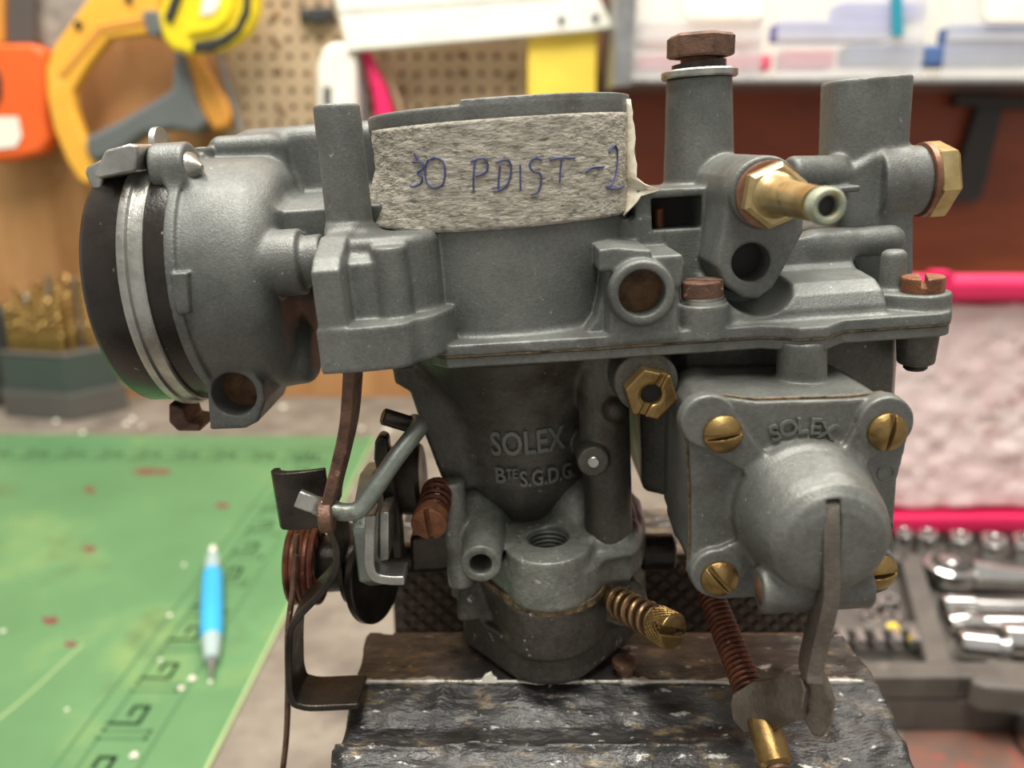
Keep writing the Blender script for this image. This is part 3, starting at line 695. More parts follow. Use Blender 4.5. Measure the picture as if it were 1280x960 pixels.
for (px, py), sp in zip([(903, 542), (1108, 539), (1097, 714), (899, 722)], (97, -12, 95, 38)):
    part('cover_screw', place(SCR, L(px, py, YP - 3.0), (0, -1, 0), sp), 'brass', pump, 40, label='slotted brass screw')
# pivot pin, lever, rod and return spring
part('pivot_pin', lathe((px0 - 0.25, -54, pv[2]), (1, 0, 0), [(0, 2.1), (0.2, 2.4), (1.5, 2.4)], 20), 'rust', pump, label='rusty pivot pin')
lv = catmull([L(1034, 622, -56.5), L(1035, 640, -58.2), L(1035, 690, -59.2), L(1034, 740, -59.2), L(1024, 784, -59), L(1014, 828, -59), L(1013, 846, -59.5)], 6)
kk = len(lv); ws = np.interp(np.linspace(0, 1, kk), [0, .3, .55, .8, 1], [4.0, 5.0, 5.5, 6.0, 6.0])
lever = bevel(part('pump_lever', strap(lv, (0.12, 0.99, 0), 5, 2.5, ws), 'leversteel', label='bent steel pump lever'), 0.4)
bevel(part('lever_foot', plate3([L(a, b, y) for a, b, y in [(1004, 836, -57), (1017, 829, -60), (1030, 852, -60.5), (1040, 880, -61), (1037, 908, -61), (1027, 924, -60.5), (1016, 922, -60), (1005, 902, -58.5), (994, 872, -57), (997, 850, -56.5)]], 1.8), 'leversteel', lever, label='flattened blade end of the pump lever'), 0.5, 2, 50)
R0, R1, R2, R3 = L(885, 735, -24), L(938, 868, -44), L(957, 912, -50), L(972, 962, -56)
part('pump_rod', tube([R0, (R0 + R1) / 2, R1, R2, R3], 1.5, 14), 'rust_dark', label='rusty pump rod')
part('return_spring', tube(helix(R0, R1 + (R1 - R0) * 0.02, 2.35, 22, 18, 2.5), 0.52, 8), 'rust_dark', label='rust brown coil spring on the pump rod')
ad = (R3 - R2) / np.linalg.norm(R3 - R2)
part('rod_nut', lathe(R2 - ad * 3.0, ad, [(-1.5, 2.4), (-1.0, 2.9), (6.0, 3.1), (9.0, 3.0), (9.6, 2.3)], 24), 'brass', label='brass sleeve nut on the rod end')
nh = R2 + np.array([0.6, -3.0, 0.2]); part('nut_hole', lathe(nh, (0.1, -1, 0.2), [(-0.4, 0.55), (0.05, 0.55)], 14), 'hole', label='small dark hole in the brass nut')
part('thread', tube(helix(R2 + ad * 6.2, R3, 1.75, 9, 14), 0.45, 6), 'rust', label='rusty threaded rod end')
arm = [L(a, b, c) for a, b, c in [(912, 880, -46), (915, 868, -46), (940, 852, -48), (975, 847, -53), (1000, 846, -57), (1006, 862, -59), (1000, 900, -60), (985, 905, -57), (970, 913, -53), (955, 915, -50), (930, 916, -48), (915, 900, -46)]]
bevel(part('lever_arm', plate3(arm, 1.6), 'leversteel', label='dark steel arm between lever and rod'), 0.3, 2, 50)

# ---- screws, plugs and pipes on the cover
CHS = screw_vol(3.85, 2.9, 1.1, 1.6)
z1 = LZ(880, 381, -30)
part('lock_washer', lathe((S1[0] + 0.2, -27.5, z1 - 0.1), (0, 0, 1), [(0, 4.2), (0.7, 4.2), (0.75, 3.7), (1.3, 3.9), (1.4, 3.6)], 32), 'steel', label='steel lock washer under the rusty screw')
part('cover_screw', place(CHS, (S1[0] + 0.1, -27.5, z1 + 1.3), (0, 0, 1), 58), 'rust', smooth=40, label='rusty slotted screw beside the bore boss')
part('cover_screw', place(CHS, (S2[0] - 0.1, -24.5, S2[2] - 0.2), (0, 0, 1), -22), 'rust_orange', smooth=40, label='orange rusty slotted screw at the flange corner')
part('screw_end', lathe((LX(1145, 445, -25), -25, LZ(1145, 458, -27) + .1), (0, 0, -1), [(0, 2.2), (0.9, 2.2), (1.3, 1.8)], 20), 'blacksteel', label='dark screw end below the flange lug')
# filter bolt
zt = q1[2]
part('flat_washer', lathe((q1[0], 4, zt), (0.02, 0, 1), [(0, 7.6), (0.3, 7.9), (1.3, 7.9), (1.6, 7.6)], 40), 'steel', label='flat steel washer on the post')
part('spring_washer', lathe((q1[0], 4, zt + 1.6), (-0.05, 0, 1), [(0, 5.6), (1.5, 5.6)], 32), 'blacksteel', label='split spring washer')
part('filter_bolt', lathe((q1[0], 4, zt + 2), (-0.04, 0, 1), [(0, 3.8), (2.6, 3.8)], 24), 'rust_dark', label='bolt shank')
part('filter_bolt', lathe((q1[0] + 0.2, 4, zt + 4.0), (0.04, 0.0, 1), [(0, 6.3), (0.4, 7.0), (3.9, 7.0), (4.5, 6.2)], 6, ph=0.15), 'rust', smooth=25, label='rusty hexagon bolt head')
# fuel inlet pipe
ip = L(960, 243, -29.4)
part('copper_ring', lathe(ip, (0, -1, 0), [(0, 5.5), (0.2, 5.9), (1.2, 5.9), (1.4, 5.5)], 40), 'copper', label='copper sealing ring behind the inlet union')
inl = part('inlet_union', lathe(ip - (0, 1.4, 0), (0, -1, 0), [(0, 5.4), (0.3, 5.7), (3.0, 5.7), (3.8, 4.9), (3.9, 3.4)], 6, ph=0.35), 'brass_pale', smooth=25, label='brass hexagon of the fuel inlet')
tip = L(1036, 258, -54)
part('inlet_pipe', lathe(ip - (0, 5.0, 0), tip - (ip - (0, 5.0, 0)), [(0, 4.2), (0.8, 3.5), (3.5, 3.0), (16.0, 2.65)], 32), 'brass_pale', inl, label='dull brass fuel pipe')
ad = (tip - ip + (0, 5, 0)); ad /= np.linalg.norm(ad)
def ringtube(p0, ax, ro, ri, ln, n=32):
    a, e1, e2 = frame(ax); th = np.arange(n) * 2 * math.pi / n; V = []; f = []
    prof = [(0, ro - .1), (.4, ro), (ln - .5, ro), (ln, ro - .35), (ln, ri + .3), (ln - .35, ri), (0, ri)]
    for t, r in prof: V.append(np.asarray(p0) + a * t + r * (np.cos(th)[:, None] * e1 + np.sin(th)[:, None] * e2))
    k = len(prof)
    for i in range(k):
        i2 = (i + 1) % k
        for j in range(n): q = (j + 1) % n; f.append([i * n + j, i * n + q, i2 * n + q, i2 * n + j])
    return np.concatenate(V), f
part('pipe_mouth', ringtube(tip - ad * 2.4, ad, 2.8, 1.6, 2.6), 'verdigris', inl, label='green tinged pipe mouth')
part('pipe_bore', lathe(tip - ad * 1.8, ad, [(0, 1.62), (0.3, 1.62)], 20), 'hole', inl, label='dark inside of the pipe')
# hexagon plug on the right
ph_ = L(1150, 225, -2)
part('copper_ring', lathe((ph_[0] - 0.3, -2, ph_[2]), (1, 0, 0), [(0, 7.2), (0.2, 7.6), (1.3, 7.6), (1.5, 7.2)], 40), 'copper', label='copper sealing ring of the side plug')
part('side_plug', lathe((ph_[0] + 1.2, -2, ph_[2]), (1, 0, 0), [(0, 7.6), (0.3, 7.9), (3.4, 7.9), (4.3, 6.8)], 6, ph=0.25), 'brass_pale', smooth=25, label='large brass hexagon plug on the right side')
# jet plug with slot and bore
jt = L(811, 488, -31)
v = Vol((-6.5, -5, -6.5), (6.5, 1.5, 6.5), 0.2)
hexp = [(5.0 * math.cos(math.radians(60 * i + 12)), 5.0 * math.sin(math.radians(60 * i + 12))) for i in range(6)]
v.add(PY(hexp, -3.2, 1, 0.3), 0); v.cut(CY((0, -6, 0), (0, -0.8, 0), 2.0, 1.8, 0.1), 0.7)
v.cut(PY([(-0.5, -9), (0.6, -9), (0.9, 0), (1.0, 9), (0.1, 9), (-.4, 0)], -6, -2.1, 0.1), 0.25)
gV, gF = v.mesh(); gV = place((gV, gF), (0, 0, 0), (0, -1, 0), -28)[0] + jt
part('jet_plug', (gV, gF), 'brass', smooth=40, label='brass hexagon jet plug with a screwdriver slot')
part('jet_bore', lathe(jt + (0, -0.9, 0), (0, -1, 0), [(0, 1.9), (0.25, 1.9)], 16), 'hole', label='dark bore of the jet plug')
# mixture screw with spring
m0, m1 = L(770, 752, -22), L(846, 792, -37); dm = (m1 - m0) / np.linalg.norm(m1 - m0); lm = np.linalg.norm(m1 - m0)
part('mixture_screw', tube([m0 - dm * 3, m0 + dm * (lm - 3)], 2.0, 16), 'brass', label='brass shank of the mixture screw')
part('mixture_spring', tube(helix(m0, m0 + dm * (lm - 5.5), 3.05, 5.5, 20), 0.62, 8), 'spring_brown', label='brown coil spring of the mixture screw')
KN = screw_vol(3.7, 4.6, 1.6, 2.8, 0, 0.16)
hd = part('mixture_screw_head', place(KN, m0 + dm * (lm - 5.4), dm, 62), 'brass', smooth=40, label='knurled slotted brass screw head')
a_, e1_, e2_ = frame(dm); kn = []
for sgn in (1, -1):
    for j in range(22):
        t = np.linspace(0, 1, 7); th = sgn * t * 0.95 + j * 2 * math.pi / 22
        kn.append(tube((m0 + dm * (lm - 5.2))[None] + dm * (t * 4.0)[:, None] + 3.72 * (np.cos(th)[:, None] * e1_ + np.sin(th)[:, None] * e2_), 0.13, 4))
tag(part('knurling', join(*kn), 'brass', hd), kind='stuff')
# idle stop screw with spring (left)
i0 = L(537, 652, -27); i1 = L(548, 612, -16)
dI = (i0 - i1) / np.linalg.norm(i0 - i1)
part('stop_screw', place(screw_vol(3.65, 2.6, 1.0, 1.3, 0.5, 0.16), i0 - dI * 1.5, dI, 2), 'rust_orange', smooth=40, label='rusty slotted idle stop screw')
part('stop_spring', tube(helix(i1, i0 - dI * 1.2, 2.9, 5, 18), 0.6, 8), 'rust_dark', label='dark rusty spring behind the stop screw')

# ---- linkage on the left
ed = [L(436, 462, -38), L(434, 500, -38), L(430, 540, -38), L(420, 585, -38), L(410, 625, -38), L(408, 645, -38)]
ed2 = catmull([p + (0.0, 4.5, 0) for p in ed], 5)
bevel(part('choke_lever', strap(ed2, (0, 1, 0), 9.0, 2.2), 'rust', label='rusty flat lever hanging from the cover'), 0.35)
hk = L(408, 645, -38)
part('lever_eye', lathe(hk + (-1.6, 1, -0.6), (1, 0.1, 0), [(0, 2.6), (0.3, 3.1), (2.4, 3.1), (2.7, 2.6)], 24), 'rust', label='worn eye at the lever end')
rd = [L(404, 632, -36), L(428, 640, -37), L(450, 636, -37), L(468, 612, -36), L(495, 572, -33), L(516, 545, -30), L(524, 533, -27), L(518, 528, -22)]
part('link_rod', tube(catmull(rd, 6), 1.75, 14), 'tin', label='bent grey plated link rod')
part('link_pin', rod(L(524, 534, -24), L(478, 520, -26), 1.7, 1.7, 16, 0.3), 'blacksteel', label='dark pin at the upper end of the link rod')
# half-round black clip
xq0, xq1 = LX(344, 626, -30), LX(412, 626, -30); z0_, z1_ = LZ(372, 662, -31), LZ(372, 590, -31)
path = catmull([(xq0 + 1.5, -22, 0), (xq0 + 0.2, -26, 0), (xq0 + 0.3, -29, 0), (xq0 + 1.6, -31, 0), (xq0 + 4, -31.4, 0), (xq0 + 7, -30.4, 0), (xq1, -27.5, 0)], 5) + (0, 0, (z0_ + z1_) / 2)
clp = [(xq0, -27.8, z0_), (xq0 - 0.2, -29.4, z0_), (xq0 + 0.6, -30.7, z0_), (xq0 + 2.4, -31.4, z0_), (xq0 + 4.5, -31.4, z0_), (xq0 + 7, -31.2, z0_), (xq1, -30.4, z0_), (xq1, -29.2, z0_), (xq0 + 7, -29.9, z0_), (xq0 + 3.4, -29.8, z0_), (xq0 + 1.6, -29.0, z0_), (xq0 + 1.4, -27.8, z0_)]
bevel(part('clip', extrude(clp, (0, 0, z1_ - z0_)), 'blacksteel', label='black curled clip on the throttle lever'), 0.25)
tb = [L(372, 622, -36), L(392, 630, -36), L(404, 636, -35)]
bevel(part('clip_tab', strap(catmull(tb, 3), (-0.35, 0.15, 1), 3.3, 2.0), 'steel', label='bright steel tab through the clip'), 0.3)
bl = [L(395, 650, -30), L(414, 668, -32), L(421, 690, -33), L(420, 715, -33.5), L(402, 742, -34), L(374, 770, -34.5), L(362, 788, -35), L(360, 820, -35), L(361, 865, -35), L(366, 882, -35), L(385, 887, -35), L(448, 884, -35)]
bl2 = []
for i in range(len(bl) - 1):
    for t in np.arange(4) / 4: bl2.append(bl[i] * (1 - t) + bl[i + 1] * t)
bl2.append(bl[-1]); bl2 = np.array(bl2)
for _ in range(1): bl2[1:-1] = (bl2[:-2] + 2 * bl2[1:-1] + bl2[2:]) / 4
bevel(part('throttle_lever', strap(bl2 + (0, 5.0, 0), (0, 1, 0), 10.0, 1.4), 'blacksteel', label='bent black throttle lever with a foot'), 0.3)
# rusty torsion spring with its tail
sp0, sp1 = L(366, 705, -14), L(402, 705, -14)
part('torsion_spring', tube(helix(sp0, sp1, 8.2, 5, 26), 0.75, 8), 'rust_dark', label='rusty torsion spring on the throttle shaft')
part('spring_tail', tube(catmull([L(371, 668, -24), L(367, 730, -27), L(360, 790, -29), L(360, 860, -29), L(358, 920, -29), L(352, 975, -29)], 6), 0.65, 8), 'rust', label='spring wire tail hanging down')
# shaft, plates and discs between lever and body
sc_ = L(470, 700, -10)
part('throttle_shaft', rod((LX(395, 705, -10), -10, sc_[2]), (X0 - 12, -10, sc_[2] + 0), 3.6, 3.6, 24, .3), 'blacksteel', label='dark throttle shaft')
part('spring_drum', lathe((LX(405, 705, -10), -10, sc_[2]), (1, 0, 0), [(0, 6.5), (5, 6.5), (5.2, 9), (6.2, 9), (6.4, 6.5), (9, 6.5)], 40), 'blacksteel', label='black spring drum')
part('lever_disc', lathe((LX(462, 722, -14), -14, LZ(462, 722, -14)), (1, -0.4, 0.1), [(0, 9.6), (0.3, 10), (1.7, 10), (2.0, 9.6)], 40), 'blacksteel', label='dark round lever disc')
gp = [(433, 640), (458, 618), (478, 600), (482, 640), (472, 690), (462, 722), (448, 740), (436, 720)]
gpl = np.array([(LX(462, 680, -28), 0, 0)])
pts = [np.array([LX(448, 680, -27), y, LZ(455, p, -27)]) for y, p in [(-31, 652), (-28, 632), (-18, 612), (-8, 620), (-6, 690), (-12, 735), (-24, 742), (-31, 715)]]
bevel(part('fast_idle_plate', extrude(pts, (3.2, 0, 0)), 'tin', label='grey green plated fast idle plate'), 0.5)
lp = [L(466, 636, -31), L(465, 670, -31), L(465, 700, -31), L(472, 713, -31), L(490, 717, -31), L(508, 717, -31)]
bevel(part('bracket', strap(catmull(lp, 5), (0, 1, 0), 6, 2.0), 'steel', label='bright worn L shaped stop bracket'), 0.3)
bevel(part('bracket', extrude([L(474, 642, -29), L(486, 640, -29), L(486, 700, -29), L(474, 703, -29)], (0, 8, 0)), 'steel', label='bright plate behind the stop bracket'), 0.3)
bevel(part('dark_arm', extrude([L(468, 552, -20), L(475, 544, -20), L(484, 548, -20), L(486, 570, -20), L(500, 640, -20), L(504, 700, -20), L(490, 700, -20), L(478, 620, -20), L(467, 575, -20)], (0, 4, 0)), 'blacksteel', label='dark curved arm behind the link rod'), 0.6)
bevel(part('shaft_bearing', extrude([L(512, 672, -16), L(576, 664, -16), L(576, 712, -16), L(514, 716, -16)], (0, 12, 0)), 'blacksteel', label='dark bearing block of the throttle shaft'), 0.8)
part('shaft_bush', lathe(L(490, 600, -10), (1, 0, 0), [(0, 7.5), (6, 8.2), (7, 7.5)], 32), 'blacksteel', label='dark bush beside the throttle shaft')
part('shaft_end', rod(L(800, 690, -6), L(842, 690, -6), 4.3, 4.3, 28, .5), 'blacksteel', label='dark shaft end on the right of the barrel')

# ---- masking tape label with handwriting
TR = HR + 0.75
za, zbm = LZ(640, 146, -27), LZ(640, 285, -27)
nth, nz = 120, 30; th = np.radians(np.linspace(-69, 92, nth)); V = []; f = []
jl = RNG.rand(nz) * 0.9; jr = RNG.rand(nz) * 1.0; jt_ = RNG.rand(nth) * 0.15
for i, a in enumerate(th):
    for j in range(nz):
        t = j / (nz - 1); s = i / (nth - 1)
        zb_ = zbm - 0.3 + 0.5 * s + jt_[i] * 0.4 + 2.2 * max(0, (0.22 - s) / 0.22)
        z = zb_ + (za - zb_) * t
        aa = a + (jl[j] * 0.03 if i < 2 else 0) + (jr[j] * 0.045 if i > nth - 3 else 0)
        lift = 0.10 * math.sin(37 * s + 9 * t) * math.sin(23 * t + 11 * s)
        lift += 5.5 * max(0, (0.26 - s) / 0.26) ** 1.5 * max(0, 1 - t * 1.6) ** 1.5 + 1.8 * max(0, (s - 0.93) / 0.07) ** 2 * (0.3 + 0.7 * (1 - t))
        lift += RNG.uniform(-.03, .03); rr = TR + lift
        V.append((X0 + rr * math.sin(aa), -rr * math.cos(aa), z))
for i in range(nth - 1):
    for j in range(nz - 1): f.append([i * nz + j, (i + 1) * nz + j, (i + 1) * nz + j + 1, i * nz + j + 1])
M['tape'] = mat('masking_tape', srgb(184, 178, 163), srgb(154, 149, 137), 640, 0.75, 0, 1.0, 700, lo=0.36, hi=0.62, stretch=(0.6, 0.6, 1.6), grain=0.2, gscale=1200,
                spots=(srgb(116, 113, 105), 800, 0.54, 0.10), bdist=0.0006)
tape = part('masking_tape', (V, f), 'tape', smooth=180, label='wrinkled masking tape with blue handwriting 30 PDIST-2')
sm = tape.modifiers.new('thickness', 'SOLIDIFY'); sm.thickness = 0.25 * MM; sm.offset = -1
M['tape_torn'] = mat('torn_tape', srgb(226, 218, 200), srgb(204, 194, 172), 300, 0.8, 0, 0.6, 600)
def sheet(rows, t=0.3):
    P_ = np.array(rows); n, m_ = P_.shape[:2]; V = P_.reshape(-1, 3); f = [[i * m_ + j, i * m_ + j + 1, (i + 1) * m_ + j + 1, (i + 1) * m_ + j] for i in range(n - 1) for j in range(m_ - 1)]
    return V, f
rows = []
for k_ in range(19):                         # ragged torn end standing off the horn, with a tongue on the window box
    q = k_ / 18; py = 124 + q * 146; xr_ = 790 + 8 * q + RNG.uniform(-2.0, 2.5) + 30 * math.exp(-((py - 236) / 5.0) ** 2) + (4 if 225 < py < 256 else 0)
    if py > 250: xr_ = 800 - (py - 250) * 1.0
    rows.append([L(781, py + 1, -9.0 - 3 * q), L((781 + xr_) / 2, py, -9.5 - 4 * q), L(xr_, py, -10 - 5 * q)])
o = part('tape_flap', sheet(rows), 'tape_torn', tape, 180, label='pale torn end of the tape')
sm = o.modifiers.new('thickness', 'SOLIDIFY'); sm.thickness = 0.3 * MM
def on_tape(px, py):
    a = toL(CAM); b = toL(CAM + ray(px, py)) - a; ax, ay = a[0] - X0, a[1]; R = TR + 0.13
    A = b[0] ** 2 + b[1] ** 2; B = ax * b[0] + ay * b[1]; Cq = ax * ax + ay * ay - R * R
    return a + b * ((-B - math.sqrt(max(B * B - A * Cq, 0))) / A)
strokes = [[(400, 268), (412, 288)], [(394, 300), (425, 298), (436, 318), (412, 338), (430, 352), (424, 376), (396, 388), (385, 382)],
           [(452, 290), (440, 320), (446, 370), (470, 392), (500, 384), (512, 350), (507, 300), (480, 283), (456, 290)],
           [(622, 290), (616, 345), (616, 400)], [(605, 296), (650, 284), (668, 303), (660, 335), (624, 350)],
           [(712, 312), (708, 360), (706, 398)], [(696, 300), (738, 289), (753, 315), (745, 368), (715, 400), (688, 405)],
           [(786, 308), (787, 398)], [(866, 290), (836, 285), (820, 308), (832, 330), (860, 342), (862, 372), (850, 405), (826, 416)],
           [(893, 290), (940, 283), (986, 283)], [(937, 290), (932, 330), (930, 372)], [(1026, 336), (1046, 319), (1092, 315)],
           [(1110, 262), (1130, 238), (1140, 262), (1136, 330), (1120, 378), (1100, 390), (1135, 396), (1166, 384)]]
for s_ in strokes:
    p = catmull([(380 + a / 2.909, 100 + b / 2.909, 0) for a, b in s_], 5)
    part('pen_stroke', tube([on_tape(a, b) for a, b, _ in p], 0.17, 6), 'ink', tape)
# ================================================================== the setting
YW = 680.0
M['wallwood'] = mat('brown_plywood', srgb(150, 104, 58), srgb(190, 142, 92), 14, 0.7, 0, 0.2, 90, stretch=(1, 1, 0.35),
                    spots=(srgb(110, 72, 42), 9, 0.56, 0.2), spots2=(srgb(210, 180, 140), 22, 0.62, 0.12))
M['redwood'] = mat('red_brown_board', srgb(112, 50, 22), srgb(140, 68, 32), 10, 0.45, 0, 0.1, 90, stretch=(0.5, 1, 2.0), spots=(srgb(84, 36, 18), 8, 0.58, 0.2))
M['bench'] = mat('grimy_bench_top', srgb(106, 98, 88), srgb(134, 126, 114), 30, 0.65, 0, 0.3, 260,
                 spots=(srgb(78, 72, 66), 18, 0.56, 0.16), spots2=(srgb(156, 150, 140), 240, 0.67, 0.06))
M['bench_red'] = mat('red_brown_stain', srgb(112, 74, 62), srgb(92, 74, 64), 60, 0.7, spots=(srgb(140, 64, 48), 70, 0.56, 0.1))
tag(obj('wall_back', box((-1500, YW, -500), (1700, YW + 30, 1200)), 'wallwood', smooth=None, loc=(0, YW, 0)), 'brown plywood wall behind the workbench', 'wall', kind='structure')
rb0 = W(752, 100, YW - 14)[0]
o = obj('trim_1', box((rb0, YW - 14, 2), (1600, YW - 0.2, 420)), 'redwood', smooth=None, loc=(rb0, YW, 0))
tag(o, 'red brown wooden board on the right of the back wall', 'board', kind='structure')
tag(obj('floor', box((-1500, -1600, -900), (1700, YW, -880)), 'bench', smooth=None, loc=(0, 0, -880)), 'grey workshop floor below the bench', 'floor', kind='structure')
bt = thing('workbench', 'grimy grey brown workbench top reaching back to the wall', 'workbench', (0, 250, -40))
obj('bench_top', box((-1100, -140, -40), (1300, YW - 0.3, 0)), 'bench', bt, None)
st_ = [Wz(a, b, 0.15) for a, b in [(1128, 915), (1180, 908), (1300, 905), (1320, 990), (1150, 985), (1125, 950)]]
obj('red_stain', extrude(st_, (0, 0, 0.15)), 'bench_red', bt, None, label='reddish paint stain on the bench')

# ---- pegboard with real holes
PB = YW - 26; pitch = 15.4
M['pegboard'] = mat('hardboard', srgb(168, 144, 114), srgb(188, 165, 134), 12, 0.65, 0, 0.1, 200, spots=(srgb(150, 118, 80), 10, 0.58, 0.15))
M['peg_back'] = mat('dark_brown_batten', srgb(70, 50, 32))  # plain dark brown for the battens behind the panel
a0 = W(283, 185, PB); a1 = W(752, -40, PB); hx = [a0[0], a1[0]]; 
nx_, nz_ = int((a1[0] - a0[0]) / pitch), int((a1[2] - a0[2]) / pitch) + 1
V = []; f = []; idx = {}
def pv_(p):
    k = (round(p[0], 3), round(p[1], 3), round(p[2], 3))
    if k not in idx: idx[k] = len(V); V.append(p)
    return idx[k]
for i in range(nx_):
    for j in range(nz_):
        cx, cz = a0[0] + (i + .5) * pitch, a0[2] + (j + .5) * pitch; h_ = pitch / 2
        sq = [(cx + h_ * x, cz + h_ * z) for x, z in [(1, 0), (1, 1), (0, 1), (-1, 1), (-1, 0), (-1, -1), (0, -1), (1, -1)]]
        cr = [(cx + 2.9 * math.cos(t * math.pi / 4), cz + 2.9 * math.sin(t * math.pi / 4)) for t in range(8)]
        for y, flip in ((PB, False), (PB + 5, True)):
            for t in range(8):
                u_ = (t + 1) % 8
                q = [pv_((sq[t][0], y, sq[t][1])), pv_((sq[u_][0], y, sq[u_][1])), pv_((cr[u_][0], y, cr[u_][1])), pv_((cr[t][0], y, cr[t][1]))]
                f.append(q if flip else q[::-1])
        for t in range(8):
            u_ = (t + 1) % 8
            f.append([pv_((cr[t][0], PB, cr[t][1])), pv_((cr[u_][0], PB, cr[u_][1])), pv_((cr[u_][0], PB + 5, cr[u_][1])), pv_((cr[t][0], PB + 5, cr[t][1]))])
pgb = thing('pegboard', 'perforated tan pegboard fixed to the wall above the bench', 'pegboard', (a0[0], PB, a0[2]))
obj('panel', (V, f), 'pegboard', pgb, None)
ex, ez = a0[0] + nx_ * pitch, a0[2] + nz_ * pitch
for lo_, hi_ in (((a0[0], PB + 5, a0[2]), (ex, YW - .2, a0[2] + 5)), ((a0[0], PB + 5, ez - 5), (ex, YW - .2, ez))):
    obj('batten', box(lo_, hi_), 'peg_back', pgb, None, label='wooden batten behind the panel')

# ---- generic: flat-sided thing cut from a traced outline, standing at its own distance
def slabpart(name, pts, y, t, m, parent, bev=2.0, label=None):
    return bevel(obj(name, extrude([W(a, b, y) for a, b in pts], (0, t, 0)), m, parent, label=label), bev, 3)
plastic = lambda n, c, r=0.45, **k: mat(n, srgb(*c), srgb(*[min(255, int(q * 1.06)) for q in c]), 30, r, 0, **k)
M['yellow'] = plastic('yellow_enamel', (232, 170, 60), spots=(srgb(236, 196, 120), 20, 0.62, 0.1))
M['orange'] = plastic('orange_plastic', (226, 96, 34))
M['greygrip'] = plastic('grey_rubber', (96, 100, 100), 0.6)
M['lemon'] = plastic('lemon_yellow_plastic', (236, 210, 36), 0.35)
M['blackp'] = plastic('black_rubber', (46, 46, 44), 0.5)
M['whitep'] = plastic('white_plastic', (232, 230, 218), 0.45)
M['ochre'] = plastic('ochre_wood', (206, 144, 60), 0.5)
M['darkblade'] = plastic('dark_blade', (86, 78, 74), 0.4)
M['pinkp'] = plastic('magenta_plastic', (222, 30, 96), 0.4)
M['chrome'] = mat('chrome', srgb(206, 206, 204), srgb(220, 220, 218), 100, 0.16, 1.0)
M['greymetal'] = mat('grey_metal', srgb(140, 142, 142), srgb(160, 162, 162), 60, 0.4, 0.7)
M['yellowrule'] = plastic('yellow_painted_steel', (240, 210, 80), 0.45)
M['greyboard'] = mat('weathered_grey_wood', srgb(120, 112, 104), srgb(176, 168, 158), 40, 0.7)
M['screwbrown'] = plastic('tarnished_screw', (128, 96, 60), 0.4)
M['redp'] = plastic('red_plastic', (200, 40, 40), 0.45)

# orange handled saw at the left edge
t = thing('hand_saw', 'orange plastic saw handle with dark blade hanging at the left edge', 'saw', W(30, 200, 655))
slabpart('handle', [(-40, 55), (40, 54), (54, 62), (57, 80), (57, 150), (62, 175), (52, 192), (20, 200), (-40, 206)], 640, 22, 'orange', t, 5)
slabpart('grip_hole', [(-30, 85), (-3, 85), (2, 100), (2, 122), (-4, 134), (-30, 134)], 639, 2, 'blackp', t, 1, 'dark opening in the orange handle')
slabpart('blade', [(9, -60), (40, -60), (44, 55), (9, 55)], 648, 6, 'darkblade', t, 1, 'dark saw blade')
slabpart('sticker', [(-30, 146), (22, 146), (27, 170), (20, 184), (-30, 190)], 638.6, 1, 'whitep', t, .4, 'worn pale sticker')
o = slabpart('wooden_batten', [(-40, -60), (4, -60), (6, 54), (-40, 54)], 668, 10, 'ochre', None, 1)
tag(o, 'pale yellow wooden strip behind the orange handle', 'batten')

o = slabpart('grey_board', [(44, -60), (124, -60), (118, 10), (92, 60), (62, 66), (46, 50)], 664, 12, 'greyboard', None, 1)
tag(o, 'weathered grey board behind the hacksaw frame at the top left', 'board')

# yellow framed hacksaw with grey grip
t = thing('hacksaw', 'yellow framed hacksaw with grey rubber grip hanging on the wall', 'saw', W(150, 230, 655))
slabpart('frame', [(120, -30), (108, 0), (92, 22), (66, 58), (57, 85), (58, 118), (66, 160), (82, 200), (98, 226), (112, 232), (122, 205), (112, 186), (102, 166), (93, 138), (90, 114), (110, 82), (136, 48), (182, 43), (196, 40), (200, 10), (196, -30)], 634, 14, 'yellow', t, 3)
slabpart('inner_flange', [(72, 92), (122, 30), (180, 20), (181, 30), (128, 40), (80, 96)], 632.5, 3, 'ochre', t, 1, 'raised rib along the frame')
slabpart('end_cap', [(176, 14), (196, 12), (202, 36), (198, 46), (184, 44), (180, 28)], 631, 18, 'greygrip', t, 2, 'grey end clamp of the frame')
slabpart('grip', [(106, 170), (118, 166), (150, 150), (214, 112), (217, 62), (229, 66), (236, 90), (244, 126), (258, 154), (246, 168), (214, 162), (180, 168), (150, 190), (116, 204), (106, 190)], 628, 24, 'greygrip', t, 6, 'grey rubber grip')
slabpart('rear_frame', [(228, 64), (246, 66), (264, 96), (282, 124), (288, 146), (284, 160), (266, 164), (252, 142), (240, 110)], 634, 14, 'ochre', t, 4, 'ochre rear bow of the frame')
for px, py in ((98, 31), (161, -2)):
    c = W(px, py, 633); obj('rivet', lathe(c, (0, -1, 0), [(0, 4), (1.2, 4)], 16), 'blackp', t, label='dark rivet')

